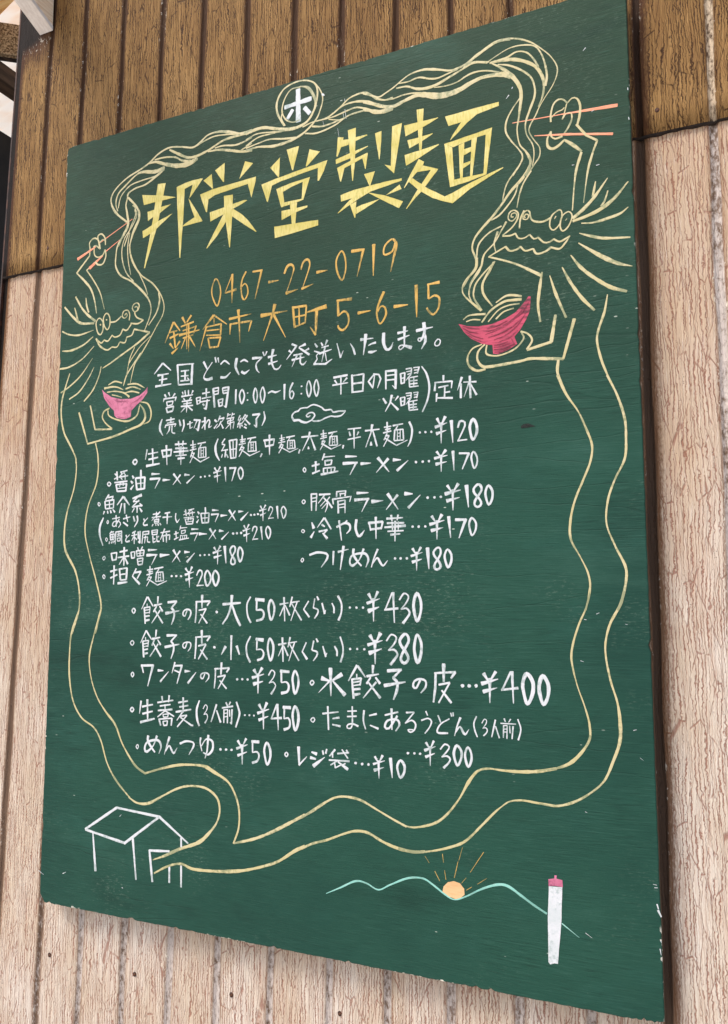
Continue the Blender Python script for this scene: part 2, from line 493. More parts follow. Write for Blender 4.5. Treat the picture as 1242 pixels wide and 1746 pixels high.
def sheet(name, z0, z1, proud, mat, label, jog, tones, gw, gdp):
    """one course of siding: flat ribs and folded grooves, one swept strip"""
    rows = max(2, int((z1 - z0) / 0.03))
    verts, faces, gn, gv, gt = [], [], [], [], []
    r = random.Random(int(z1 * 100))
    dents = [(r.uniform(-0.6, 1.2), r.uniform(z0, z1), r.uniform(0.03, 0.12), r.uniform(-0.0012, 0.0012)) for _ in range(40)]
    ncol = None
    for j in range(rows + 1):
        z = z0 + (z1 - z0) * j / rows
        cols = []
        x0 = corner_x(z)
        cols += [(x0, 0.0015, 1.0, 1.0), (x0 + 0.002, 0.0006, 1.0, 1.0), (x0 + 0.009, 0.0006, 0.95, 1.0), (x0 + 0.0115, 0.0, 0.2, 0.9), (x0 + 0.022, 0.0, 0.0, 0.3)]
        for i in range(len(GT)):
            c = groove_x(i, z) + jog * 0.001 + 0.0006 * math.sin(z * 31 + i * 2.1)
            left = cols[-1][0]
            for s in (0.3, 0.6):
                cols.append((left + (c - 0.020 - left) * s, 0.0, 0.0, 0.0))
            w = gw * (1 + 0.10 * math.sin(z * 17 + i))
            cols += [(c - 0.020, 0.0, 0.0, 0.0), (c - 0.012, 0.0, 0.0, 0.2), (c - w - 0.001, 0.0, 0.15, 0.6), (c - w + 0.0010, 0.214 * gdp, 0.5, 1.0),
                     (c - w * 0.55, 0.857 * gdp, 1.0, 1.0), (c, 1.000 * gdp, 1.0, 1.0), (c + w * 0.6, 0.821 * gdp, 1.0, 1.0), (c + w - 0.0012, 0.250 * gdp, 0.55, 1.0),
                     (c + w + 0.0006, 0.0, 0.15, 0.9 if i == 12 else 0.7), (c + 0.012, 0.0, 0.0, 0.62 if i == 12 else 0.25), (c + 0.020, 0.0, 0.0, 0.25 if i == 12 else 0.0)]
        cols.append((cols[-1][0] + 0.03, 0.0, 0, 0))
        ncol = len(cols)
        for (x, d, g1, g2) in cols:
            ti = min(range(len(GT)), key=lambda q: abs(groove_x(q, z) - x))
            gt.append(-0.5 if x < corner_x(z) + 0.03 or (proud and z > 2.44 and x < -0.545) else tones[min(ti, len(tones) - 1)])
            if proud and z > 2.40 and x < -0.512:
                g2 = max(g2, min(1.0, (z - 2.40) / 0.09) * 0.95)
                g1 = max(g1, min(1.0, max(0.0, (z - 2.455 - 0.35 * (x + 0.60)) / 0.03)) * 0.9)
            dd = sum(a * math.exp(-((x - u) ** 2 + (z - v) ** 2) / (s * s)) for u, v, s, a in dents)
            verts.append((x, d + dd - proud, z))
            gv.append(g1)
            gn.append(g2)
    for j in range(rows):
        for i in range(ncol - 1):
            a = j * ncol + i
            faces.append((a, a + 1, a + 1 + ncol, a + ncol))
    # folded lower lip and back so that the sheet has a thickness
    n = len(verts)
    T = 0.0030
    for i in range(ncol):
        v = verts[i]
        verts.append((v[0], v[1] + T, v[2]))
        gv.append(1.0)
        gn.append(1.0)
        gt.append(0.0)
    for i in range(ncol - 1):
        faces.append((i + 1, i, n + i, n + i + 1))
    me = mesh(name, verts, faces)
    for nm, arr in (('groove', gv), ('groove_near', gn), ('groove_tone', gt)):
        at = me.attributes.new(nm, 'FLOAT', 'POINT')
        at.data.foreach_set('value', arr)
    for p in me.polygons:
        p.use_smooth = True
    return obj(name, me, mat, wall, label)


sheet('siding_sheet', 0.02, SEAM + 0.03, 0.0, M['lower'], 'bleached pinkish lower course of siding', 0,
      [0.10, 0.30, 0.55, 0.62, 0.62, 0.58, 0.62, 0.62, 0.62, 0.62, 0.60, 0.55, -0.2, 0.55, 0.5], 0.0062, 0.0036)
sheet('siding_sheet', SEAM, 2.74, 0.0052, M['upper'], 'darker brown upper course of siding', 0.6,
      [0.05, 0.0, 0.05, 0.1, 0.05, 0.1, 0.05, 0.1, 0.05, 0.1, 0.1, 0.1, -0.2, 0.6, 0.3], 0.0052, 0.0036)
# thin dark strip under the lapped lip of the upper course
sv_, sf_ = [], []
xs_ = [-0.6165 + 0.006 * q for q in range(312)]
for q, x in enumerate(xs_):
    gdist = min(abs(x - groove_x(i, SEAM) - 0.0006) for i in range(len(GT)))
    dep = 0.0036 * max(0.0, 1 - (gdist / 0.0060) ** 2)
    hh = 0.0018 + 0.0006 * math.sin(q * 0.7) + 0.0005 * math.sin(q * 1.9)
    sv_ += [(x, dep - 0.0049, SEAM + 0.0004), (x, dep - 0.0046, SEAM - hh), (x, dep + 0.0002, SEAM - hh * 1.15)]
for q in range(len(xs_) - 1):
    a = q * 3
    sf_ += [(a, a + 1, a + 4, a + 3), (a + 1, a + 2, a + 5, a + 4)]
obj('seam_strip', mesh('seam_strip', sv_, sf_, True), M['seam_line'], wall)
# rusty return of the siding round its left corner, and the stud wall it is nailed to
obj('corner_trim', prism('corner_trim', [(corner_x(0.02) - 0.0028, -0.001, 0.02), (corner_x(0.02) + 0.0010, -0.0012, 0.02), (corner_x(0.02) + 0.0010, 0.10, 0.02), (corner_x(0.02) - 0.0028, 0.10, 0.02)],
                         [(corner_x(2.74) - 0.0028, -0.0052, 2.74), (corner_x(2.74) + 0.0010, -0.0054, 2.74), (corner_x(2.74) + 0.0010, 0.10, 2.74), (corner_x(2.74) - 0.0028, 0.10, 2.74)], 0.0006), M['trim'], wall)
obj('wall_core', prism('wall_core', [(corner_x(0.0) + 0.004, 0.012, 0.0), (1.25, 0.012, 0.0), (1.25, 0.095, 0.0), (corner_x(0.0) + 0.004, 0.095, 0.0)],
                       [(corner_x(2.74) + 0.004, 0.012, 2.74), (1.25, 0.012, 2.74), (1.25, 0.095, 2.74), (corner_x(2.74) + 0.004, 0.095, 2.74)]), M['dark'], wall)


def nail(x, z, r, up):
    bm = bmesh.new()
    bmesh.ops.create_uvsphere(bm, u_segments=12, v_segments=6, radius=r)
    for v in bm.verts:
        v.co = Vector((v.co.x, v.co.y * 0.45, v.co.z * 1.08))
    me = bpy.data.meshes.new('nail')
    bm.to_mesh(me)
    bm.free()
    for p in me.polygons:
        p.use_smooth = True
    o = obj('nail', me, M['nail'], wall)
    o.location = (x, -0.0046 if up else -0.0005, z)
    return o


nail(-0.5107, 2.0975, 0.0032, 1)
nail(0.4787, 2.0921, 0.0032, 1)
nail(-0.4543, 0.9506, 0.0032, 0)
nail(-0.2891, 0.9511, 0.0032, 0)
nail(-0.1213, 0.9536, 0.0032, 0)
nail(0.0456, 0.9614, 0.0032, 0)

# ------------------------------------------------------------------ rafter meeting the wall, top left
raf = thing('roof_rafter', 'white painted rafter end butting against the brown siding, top left', 'rafter', (-0.5325, YW - 0.006, 2.53))
SL = 0.42


def raf_prism(name, xa, xb, za, zb, ya=0.0, yb=-0.9, bevel=0.0012):
    def ring(y):
        s = -y * SL
        return [(xa, y, za + s), (xb, y, za + s), (xb, y, zb + s), (xa, y, zb + s)]
    return prism(name, ring(ya), ring(yb), bevel)


obj('rafter_bottom_board', raf_prism('rafter_bottom_board', -0.0155, 0.0155, -0.031, -0.022), M['white_wood'], raf)
obj('rafter_timber', raf_prism('rafter_timber', -0.0150, 0.0152, -0.0218, 0.085, -0.0005), M['raw_wood'], raf)

# ------------------------------------------------------------------ carport seen past the corner of the wall
car = thing('carport_roof', 'carport roof of translucent pale sheets on dark beams, beyond the wall corner', 'roof', (-1.3, 0.6, 0))


def rel(pts, o=(-1.3, 0.6, 0)):
    return [(p[0] - o[0], p[1] - o[1], p[2] - o[2]) for p in pts]


# corrugated translucent sheets
vs, fs = [], []
NX, NY = 60, 220
for j in range(NY + 1):
    for i in range(NX + 1):
        u, v = i / NX, j / NY
        x = -6.0 + 5.2 * u
        y = 0.40 + 3.6 * v + 0.31 * (-0.9 - x)
        vs.append((x + 1.3, y - 0.6, 3.22 + 0.008 * math.sin(v * 3.6 / 0.032 * 2 * math.pi)))
for j in range(NY):
    for i in range(NX):
        a = j * (NX + 1) + i
        fs.append((a, a + 1, a + NX + 2, a + NX + 1))
obj('roof_sheet', mesh('roof_sheet', vs, fs, True), M['sheet'], car)
# board along the near edge of the sheets
d = Vector((-0.955, 0.297, 0))
nrm = Vector((0.297, 0.955, 0))
p0 = Vector((-1.16, 0.50, 3.10))
a, b = p0 - d * 0.45, p0 + d * 4
ring = [a, b, b - nrm * 0.25, a - nrm * 0.25]
obj('fascia_board', prism('fascia_board', rel(ring), rel([q + Vector((0, 0, 0.03)) for q in ring]), 0.002), M['fascia'], car)
# dark beam running away from the viewer
obj('roof_beam_or_shade', box('roof_beam_or_shade', -0.055, 0.0, -0.25, 3.4, 2.97, 3.022, 0.002), M['umber'], car)
# weathered cross board; dark bar behind it stands in for its shaded underside
obj('cross_board', prism('cross_board', [(-0.6787, -0.6266, 3.0000), (0.4009, 0.2068, 3.0000), (0.3899, 0.2211, 3.0000), (-0.6897, -0.6124, 3.0000)], [(-0.6787, -0.6266, 3.0917), (0.4009, 0.2068, 3.0917), (0.3899, 0.2211, 3.0917), (-0.6897, -0.6124, 3.0917)], 0.002), M['chip'], car)
obj('roof_beam_or_shade', prism('roof_beam_or_shade', [(-0.6903, -0.6116, 3.0000), (0.3893, 0.2219, 3.0000), (0.3782, 0.2363, 3.0000), (-0.7014, -0.5972, 3.0000)], [(-0.6903, -0.6116, 3.0825), (0.3893, 0.2219, 3.0825), (0.3782, 0.2363, 3.0825), (-0.7014, -0.5972, 3.0825)], 0.002), M['dark'], car)
# posts at the far end carry the roof
for x, y in ((-1.327, 3.9), (-1.327, 0.45), (-4.6, 3.9)):
    obj('roof_post', box('roof_post', x + 1.3 - 0.027, x + 1.3 + 0.027, y - 0.6 - 0.03, y - 0.6 + 0.03, 0.0, 2.969), M['dark'], car)
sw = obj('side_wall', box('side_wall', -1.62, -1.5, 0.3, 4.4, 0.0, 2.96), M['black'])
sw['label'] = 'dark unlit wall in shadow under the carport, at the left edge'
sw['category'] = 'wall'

# ------------------------------------------------------------------ the menu board
board = thing('menu_board', 'large green painted noodle shop menu board hung on the siding wall', 'sign', (-W / 2, 0, Z0))


def board_outline():
    r = random.Random(3)
    pts = []

    def side(p, q, n, amp, bite):
        for i in range(n):
            t = i / n
            x, z = p[0] + (q[0] - p[0]) * t, p[1] + (q[1] - p[1]) * t
            k = r.gauss(0, amp)
            if r.random() < bite:
                k -= r.uniform(0.0008, 0.0026)
            nx, nz = (q[1] - p[1]), -(q[0] - p[0])
            L = math.hypot(nx, nz)
            pts.append((x + nx / L * k, z + nz / L * k))
    # counter-clockwise seen from the front, corners rubbed round
    c = 0.010
    side((c, 0.0), (0.87, 0.0), 190, 0.00022, 0.05)
    side((0.87, 0.0003), (W - 0.003, 0.0010), 10, 0.0006, 0.3)
    side((W - 0.0005, 0.0035), (W, HT - 0.004), 150, 0.00018, 0.04)
    side((W - 0.003, HT), (0.008, HT), 150, 0.0003, 0.05)
    side((0.0035, HT - 0.002), (0.0, HT - 0.010), 3, 0.0002, 0)
    side((0.0, HT - 0.012), (0.0, 0.014), 110, 0.0002, 0.03)
    side((0.0006, 0.012), (c, 0.0), 5, 0.0002, 0)
    # outward normal for this winding points right of travel
    return pts


pts = board_outline()
bm = bmesh.new()
TH = 0.012
CH = 0.0011


def inset(p, k):
    cx, cz = min(max(p[0], 0.02), W - 0.02), min(max(p[1], 0.02), HT - 0.02)
    dx, dz = cx - p[0], cz - p[1]
    L = math.hypot(dx, dz) or 1
    return (p[0] + dx / L * k, p[1] + dz / L * k)


f = [bm.verts.new((q[0], 0.0, q[1])) for q in (inset(p, CH) for p in pts)]
s1 = [bm.verts.new((p[0], CH * 0.9, p[1])) for p in pts]
s2 = [bm.verts.new((p[0], TH, p[1])) for p in pts]
n = len(pts)
ff = bm.faces.new(f)
bk = bm.faces.new(s2[::-1])
rim, edge = [], []
for i in range(n):
    j = (i + 1) % n
    rim.append(bm.faces.new((f[j], f[i], s1[i], s1[j])))
    edge.append(bm.faces.new((s1[j], s1[i], s2[i], s2[j])))
for e in edge:
    e.material_index = 1
bk.material_index = 1
bmesh.ops.recalc_face_normals(bm, faces=bm.faces)
bmesh.ops.triangulate(bm, faces=[ff, bk])
me = bpy.data.meshes.new('board_panel')
bm.to_mesh(me)
bm.free()
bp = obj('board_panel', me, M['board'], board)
me.materials.append(M['edge'])
# battens on the back that hold it off the wall
for nm, xa, xb, za, zb in (('batten', 0.06, 0.84, 1.06, 1.10), ('batten', 0.06, 0.84, 0.10, 0.14)):
    obj(nm, box(nm, xa, xb, TH, YW - 0.0045 if za > 0.9 else YW, za, zb), M['edge'], board)

# ------------------------------------------------------------------ brush lettering
D = {}
D["title"]=("yellow","""p:1916,11060 2068,11046 2009,10771 1950,10484 1907,10322 1704,9726 1685,9734 1793,10272 1843,10554 1882,10839
p:1613,10945 1774,10907 1891,10882 2103,10825 2270,10770 2009,10771 1836,10775 1652,10769
p:1724,10643 1849,10653 2002,10671 2179,10679 1967,10574 1853,10544 1738,10490
p:1636,10342 1828,10408 1951,10451 2209,10520 1907,10327 1793,10272 1650,10226
p:2279,10932 2363,10946 2430,10875 2417,10438 2401,10187 2375,9773 2359,9783 2325,10266 2297,10591
p:2279,10932 2437,10965 2585,10978 2732,10974 2769,10963 2554,10729 2509,10691 2527,10719 2579,10907 2430,10870
p:2509,10691 2528,10677 2652,10486 2774,10288 2627,10373 2558,10545
p:2627,10377 2774,10285 2399,10270 2435,10300
p:2778,10927 2927,11000 2957,10761 2936,10771
p:2988,11044 3161,11126 3152,10821 3134,10833
p:3522,11069 3661,11006 3422,10809 3447,10873
p:2723,10717 2954,10754 3274,10766 3715,10785 3708,10715 3639,10476 3574,10701 3310,10681 2992,10652 2876,10606 2853,10406 2835,10417 2758,10607
p:3156,10601 3315,10591 3312,10382 3309,10244 3277,9773 3264,9783 3196,10189 3166,10350
p:2904,10396 3174,10426 3314,10444 3514,10464 3571,10452 3471,10411 3315,10366 3149,10315 2919,10248
p:3158,10321 3221,10277 3187,10175 3040,9994 2865,9833 2856,9842 2986,10059
p:3315,10374 3491,10238 3596,10125 3735,9934 3718,9934 3528,10077 3309,10252 3263,10346
p:3958,10865 4119,10989 4106,10688 4086,10700
p:4231,11079 4436,11088 4341,10741 4325,10744
p:4607,10999 4775,10925 4560,10748 4547,10757
p:3809,10639 4052,10677 4479,10724 4895,10768 4840,10620 4761,10490 4740,10495 4744,10687 4480,10660 4103,10612 3990,10584 3922,10348 3905,10359
p:4062,10515 4174,10450 4197,10290 4181,10219 4148,10218
p:4062,10515 4285,10553 4617,10578 4505,10532 4335,10501 4174,10450
p:4617,10578 4511,10262 4482,10276 4500,10533
p:4148,10218 4197,10283 4482,10280 4515,10261 4418,10244
p:4288,10249 4410,10254 4399,10137 4383,9924 4323,9932 4308,10110
p:4154,10164 4402,10158 4579,10159 4576,10133 4387,10094 4158,10024
p:4035,9948 4323,9936 4752,9910 4753,9830 4421,9799 4045,9773
p:5060,11068 5149,11046 5141,11011 5234,10996 5226,10917 5110,10908 5056,10781 5037,10790
p:5215,11133 5341,11142 5325,10623 5295,10369 5284,10371 5257,10698
p:5326,11003 5508,11002 5516,10986 5333,10946
p:5025,10744 5264,10791 5523,10831 5526,10821 5341,10758 5257,10712 5032,10676
p:5048,10614 5264,10674 5515,10732 5523,10715 5489,10499 5480,10504 5439,10670 5325,10631 5164,10587 5110,10398 5098,10405
p:5632,10986 5729,10999 5725,10848 5699,10592 5690,10594 5658,10806
p:5888,11024 6035,11037 5913,10339 5772,10499 5866,10459
p:5465,10429 5629,10436 5559,10242 5544,10245
p:5103,10200 5310,10235 5759,10252 6024,10248 6024,10215 5566,10159 5416,10104 5249,10118 5111,10106
p:5355,10153 5416,10104 5249,10031 5057,9940 5064,9953 5241,10098
p:5249,10031 5347,10061 5340,9962 5332,9827 5317,9830
p:5325,9965 5430,9994 5699,10023 5669,10008 5340,9876
p:5513,10155 5773,10057 6041,9916 5982,9830 5816,9942
p:5787,10054 5992,10166 6020,10096
p:6249,11173 6349,11164 6315,10590 6281,10584
p:6064,10991 6244,10989 6556,10985 6549,10975 6329,10897 6085,10829
p:6110,10769 6271,10770 6476,10783 6469,10770 6313,10703 6138,10646
p:6068,10566 6326,10587 6561,10608 6558,10595 6268,10474 6089,10410
p:6271,10463 6350,10406 6331,10362 6130,10176 6062,10096 6057,10107 6152,10276
p:6324,10363 6547,10260 6505,10208 6428,10273 6238,10285
p:6547,10260 6306,9997 6192,9903 6091,9796 6084,9803 6257,10043 6449,10279
p:6123,10177 6180,10214 6377,10038 6632,9859 6735,9885 6953,9961 7273,10052 7424,10085 7424,10074 6978,9887 6740,9743 6624,9792 6459,9875 6264,10027
p:6650,10970 7023,10983 7383,10987 7382,10933 7089,10892 6960,10815 6801,10682 6715,10620 6746,10681 6872,10837 6696,10826
p:6634,10590 6744,10516 6765,10070 6750,10019 6706,9971 6665,10313
p:6634,10590 7017,10629 7289,10660 7201,10583 7070,10574 6757,10515
p:7289,10660 7201,10041 7161,10061 7201,10583
p:6706,9971 6765,10063 7161,10061 7201,10039 6953,9994
p:6833,10522 6911,10545 6880,10058 6846,10052
p:7010,10573 7084,10578 7012,10056 6981,10063
p:6900,10451 7004,10460 7000,10400 6894,10363
p:6883,10256 6991,10272 6984,10233 6882,10188""")
D["phone"]=("orange","""s23:3034,9333 2971,9208 2979,9069 3067,8910 3123,9077 3103,9232 3034,9333
l16:3327,9355 3202,9087
l19,45:3202,9087 3397,9112
l42,13:3327,9355 3326,8916
s29,29,22,22,22:3565,9353 3501,9243 3483,9110 3506,8971 3549,8934 3599,9016 3589,9123 3545,9175 3495,9138
l32:3679,9333 3839,9328
l38,13:3830,9330 3723,8915
l47,9:3949,9131 4122,9132
s29,37,22,15:4209,9216 4256,9313 4324,9328 4363,9269 4335,9160 4240,8914
l44,11:4240,8919 4432,8947
s29,36,22,14:4478,9231 4515,9329 4581,9361 4619,9302 4601,9201 4498,8933
l39,11:4493,8943 4677,8985
l50,11:4733,9144 4900,9147
s25:5116,9385 5038,9263 5056,9089 5129,8967 5183,9118 5171,9290 5116,9385
l45,28:5274,9353 5470,9346
l42,14:5453,9350 5357,8979
l48,14:5607,9388 5598,8947
s27:5873,9414 5778,9348 5751,9253 5777,9212 5881,9246 5925,9371 5873,9414
s24,37,13:5890,9407 5941,9335 5897,9144 5853,8962""")
D["address"]=("orange","""l62,11:3828,8648 4262,8658
l48,41,9:4057,8782 4029,8667 3873,8270
l40,11:4029,8650 4236,8273
l33:4353,8705 4383,8391
l32:4354,8688 4570,8686
l22:4570,8686 4552,8444
l29:4379,8400 4552,8444
l22:4453,8673 4458,8431
l25:4378,8546 4557,8554
l18,64:4582,8588 4883,8628
l53,21:4731,8597 4718,8242
l36,11:4718,8242 4630,8369
l31,45:5047,8684 5273,8674
l31:5062,8682 5070,8462
s21,35,24,31,21:5070,8462 5156,8516 5219,8456 5219,8323 5138,8251 5075,8293 5066,8331
l51,14:5371,8459 5556,8465
s37,34,23,27,23,17:5753,8698 5669,8522 5651,8376 5699,8263 5781,8374 5764,8483 5704,8500 5660,8424
l50,11:5901,8469 6100,8466
l58,11:6219,8711 6222,8277
l22,43:6375,8697 6541,8703
l27:6389,8694 6390,8505
s16,35,24,27,27:6390,8498 6470,8533 6538,8489 6523,8351 6453,8281 6392,8330 6365,8381
l38,14:2275,8774 2126,8467
l30,17:2284,8772 2402,8624
l27:2214,8623 2352,8635
l37,20:2217,8533 2372,8577
l27:2288,8616 2323,8364
l37,14:2219,8447 2286,8361
l34,13:2403,8461 2323,8364
l44,13:2260,8287 2378,8365
l40,20:2439,8827 2496,8726
l40,20:2603,8834 2524,8738
l23,33:2419,8683 2651,8727
l23:2454,8617 2697,8652
l23:2697,8659 2655,8550
l43,17:2391,8556 2762,8589
l23:2457,8500 2646,8528
l23,13:2524,8715 2534,8321
l30,13:2557,8718 2567,8279
l23,10:2502,8494 2428,8335
l33,13:2584,8499 2692,8331
l43,10:3006,8775 2815,8581
l32,13:3015,8774 3245,8604
l29,16:3016,8728 3018,8637
l26:2877,8611 3141,8627
l30,10:2882,8618 2769,8260
l32:3141,8627 3135,8461
l19:2887,8556 3133,8545
l19:2880,8486 3139,8456
l29:2916,8438 2946,8291
l26:2916,8438 3139,8423
l26:3139,8423 3095,8286
l29:2946,8291 3095,8286
l54,22:3440,8793 3445,8695
l41,13:3284,8677 3662,8701
l28:3297,8597 3664,8596
l32,10:3306,8603 3300,8439
l32,9:3664,8596 3619,8440
l41,10:3450,8710 3474,8296""")
D["shipping"]=("white","""l39,13:2091,8155 1936,8003
l32,16:2097,8155 2248,8028
l38,19:2003,7975 2207,7982
l22:2033,7899 2182,7905
l35,19:1965,7809 2258,7817
l32:2096,7977 2082,7809
l38,25:2370,8098 2396,7782
l28,19:2364,8096 2669,8080
l40:2642,8081 2631,7766
l25:2396,7786 2640,7777
l22:2436,7991 2581,7989
l22:2438,7914 2574,7909
l25:2431,7843 2594,7836
l28:2512,7989 2513,7837
l19:2557,7878 2585,7844
l40,21:2843,8086 2911,7965
s18,15,21,34,46:2997,8060 2886,7923 2852,7844 2906,7808 3002,7819
l24:3048,8129 3067,8051
l27,15:3096,8115 3111,8046
s21,30,15:3147,8012 3215,8056 3302,7993
s39,39,12:3150,7817 3237,7807 3322,7872
s45,39,18:3424,8067 3406,7943 3467,7818
s21,30,15:3490,8007 3549,8029 3617,7991
s36,36,9:3509,7860 3560,7829 3643,7871
l38,23:3691,8034 3854,8028
s21,26,26,9:3849,8024 3759,7945 3769,7856 3811,7807
l20:3865,8107 3891,8045
l23,12:3931,8106 3907,8050
s43,32,26,23,12:4035,8119 4012,7955 4063,7833 4128,7832 4168,7878
l38,14:3954,8017 4093,8032
l37,12:3961,7918 4110,7943
l28:4342,8158 4422,8119
l31,9:4414,8120 4256,7946
l31,14:4295,8071 4343,8029
l37,11:4557,8130 4454,8101
l20,34:4454,8093 4620,7972
l31,8:4612,8059 4541,8032
l20:4367,7994 4510,8000
l31,14:4344,7928 4542,7947
l28,9:4423,7983 4345,7828
s25,23,28,11:4479,7976 4479,7869 4527,7842 4574,7886
l20,33:4706,8118 4745,8063
l19,28:4806,8118 4830,8073
l36,14:4899,8141 4868,8075
l19:4814,8047 4922,8061
l33,11:4776,7967 4968,8003
l28,8:4868,8061 4815,7842
l19,11:4869,7962 4892,7847
l17,28:4698,8012 4776,7981
l14:4776,7981 4730,7944
l14:4730,7944 4745,7893
l20:4745,7893 4691,7822
l33,30:4691,7829 4869,7807
l33,7:4869,7807 4976,7864
l14,25:5049,8076 5105,7869
l19,8:5105,7869 5146,7962
s8,35,27:5251,8050 5300,7962 5323,7883
l45,11:5408,8081 5595,8076
l54,38,11:5485,8144 5473,8024 5448,7861
s16,24,35:5522,7983 5573,8004 5631,8010
s27,35,11:5521,7893 5573,7887 5646,7898
s53,45,34,29,8:5748,8124 5747,7987 5790,7893 5847,7906 5884,7983
l47,26:6048,8171 6044,8002
l39,13:5951,8096 6097,8110
l39,10:5955,8007 6118,8046
s23,18,16,13,18,47:6044,8015 6039,7908 5982,7868 5964,7904 6011,7925 6144,7874
l46,10:6216,8093 6445,8111
s51,38,21,18,18,18:6321,8186 6327,8044 6270,7945 6240,7962 6250,7988 6312,7979
s38,38,10:6327,8044 6339,7936 6283,7836
s18:6511,7939 6469,7892 6483,7853 6530,7860 6547,7914 6511,7939""")
D["hours"]=("white","""l25:2142,7664 2171,7615
l32,13:2215,7687 2241,7630
l31,13:2335,7659 2291,7610
l22:2126,7596 2364,7602
l22,10:2135,7596 2121,7551
l28,13:2355,7603 2339,7544
l22:2183,7545 2302,7548
l22:2183,7545 2197,7482
l22:2302,7548 2289,7496
l22:2197,7482 2289,7493
l25:2176,7454 2313,7466
l25:2176,7454 2200,7380
l25:2313,7466 2297,7396
l25:2200,7383 2297,7396
l25:2516,7685 2527,7608
l25:2579,7686 2582,7602
l25,12:2472,7667 2485,7628
l31,9:2661,7669 2635,7619
l28,15:2455,7600 2662,7606
l19:2492,7566 2520,7541
l19:2627,7575 2601,7540
l22:2466,7523 2646,7528
l19:2494,7483 2638,7488
l22:2450,7449 2666,7446
l31,15:2560,7529 2552,7349
l22,12:2541,7440 2449,7362
l22,28:2577,7437 2659,7369
l25:2726,7550 2746,7450
l18:2726,7550 2797,7557
l21:2797,7557 2790,7468
l18:2739,7503 2789,7509
l18:2746,7453 2790,7468
l30,18:2900,7674 2903,7539
l27,12:2831,7606 2963,7614
l21,15:2824,7532 2990,7541
l24,15:2798,7482 2965,7490
l24,30:2921,7507 2898,7360
l18:2898,7363 2862,7386
l24:2843,7448 2870,7423
l33:3023,7660 3051,7378
l21:3023,7660 3118,7665
l18:3033,7614 3116,7620
l21:3042,7569 3117,7576
l21:3115,7665 3112,7569
l21:3185,7650 3198,7575
l24:3188,7650 3300,7657
l18:3189,7610 3278,7610
l21:3198,7570 3279,7573
l33:3291,7653 3248,7355
l18,9:3248,7355 3210,7389
l24:3113,7480 3133,7379
l21:3113,7480 3194,7491
l21:3194,7491 3184,7391
l18:3123,7434 3188,7442
l21:3133,7382 3189,7394
l36,24:3420,7602 3415,7390
s24:3522,7591 3481,7508 3520,7384 3565,7499 3522,7591
l24:3618,7537 3618,7523
l23:3616,7435 3616,7421
s23:3747,7589 3716,7483 3750,7371 3782,7476 3747,7589
s23:3871,7590 3831,7485 3869,7359 3906,7478 3871,7590
s20,29,29,9:3960,7491 4017,7514 4082,7492 4163,7512
l34,20:4227,7591 4225,7373
s25,25,23,23,23,20,14:4362,7598 4315,7503 4316,7403 4348,7372 4379,7439 4347,7485 4316,7446
l25:4500,7540 4500,7526
l25:4498,7434 4498,7420
s22:4614,7598 4579,7496 4616,7369 4654,7481 4614,7598
s22:4731,7601 4697,7490 4735,7367 4770,7482 4731,7601""")
D["closedday"]=("white","""l32,27:4999,7599 5210,7611
l27,19:5015,7560 5053,7507
l27,11:5203,7573 5143,7517
l24,16:4984,7493 5218,7505
l24,19:5110,7597 5110,7355
l32:5278,7606 5285,7357
l21:5278,7592 5455,7599
l27:5452,7599 5437,7361
l27:5285,7481 5440,7484
l21:5285,7364 5447,7364
l23,23,20,17:5610,7580 5522,7488 5586,7389 5613,7564
l20,23,23,12:5594,7581 5674,7565 5702,7502 5654,7381
l29,20:5776,7605 5775,7353
l28:5776,7597 5932,7594
l34:5921,7595 5915,7345
l20,9:5915,7345 5869,7395
l20:5784,7537 5916,7537
l20:5783,7474 5916,7473
l25:5986,7543 5998,7402
l20:5986,7539 6051,7546
l20:6048,7546 6039,7405
l17:5993,7476 6044,7478
l20:5998,7405 6039,7412
l17:6064,7593 6143,7598
l17:6143,7598 6137,7518
l15:6071,7555 6132,7560
l15:6086,7517 6132,7531
l17:6171,7599 6255,7599
l20:6250,7600 6223,7516
l15:6178,7565 6239,7565
l15:6178,7525 6216,7531
l20,8:6132,7512 6062,7439
l22:6106,7463 6115,7346
l17:6116,7470 6231,7478
l17:6116,7426 6223,7424
l17:6116,7386 6222,7385
l17:6115,7346 6237,7347
l17:6173,7478 6172,7347
l23,34:5735,7232 5779,7161
l31,11:5953,7239 5906,7185
l34,23,11:5860,7263 5836,7163 5765,7052
l14,31:5844,7169 5952,7056
l25:5984,7214 5995,7103
l17:5984,7214 6045,7219
l20:6045,7219 6037,7113
l17:5991,7162 6042,7167
l17:5995,7107 6037,7118
l17:6061,7264 6137,7267
l17:6137,7267 6129,7191
l15:6068,7231 6130,7235
l15:6079,7192 6125,7199
l17:6168,7264 6232,7266
l17:6229,7266 6213,7190
l15:6175,7234 6221,7235
l15:6175,7200 6213,7204
l20,8:6121,7185 6060,7118
l22:6098,7144 6108,7034
l17:6106,7150 6220,7160
l17:6106,7106 6212,7110
l17:6105,7070 6212,7071
l17:6105,7034 6226,7037
l17:6164,7159 6163,7036
s14,25,30,28,17:6285,7603 6352,7493 6387,7330 6363,7160 6289,6997
l30,22:6582,7449 6581,7381
l22:6462,7365 6698,7360
l19,33:6470,7364 6461,7257
l24,11:6698,7360 6687,7269
l19:6513,7295 6646,7309
l24:6599,7300 6593,7158
l22:6601,7221 6667,7225
l30,16:6490,7218 6481,7112
l19,32:6482,7162 6702,7139
l32,8:6829,7395 6769,7231
l27:6814,7312 6811,7128
l16,24:6850,7329 7019,7317
l32,24:6935,7400 6940,7114
l21,8:6922,7314 6854,7137
l16,29:6943,7297 7019,7148""")
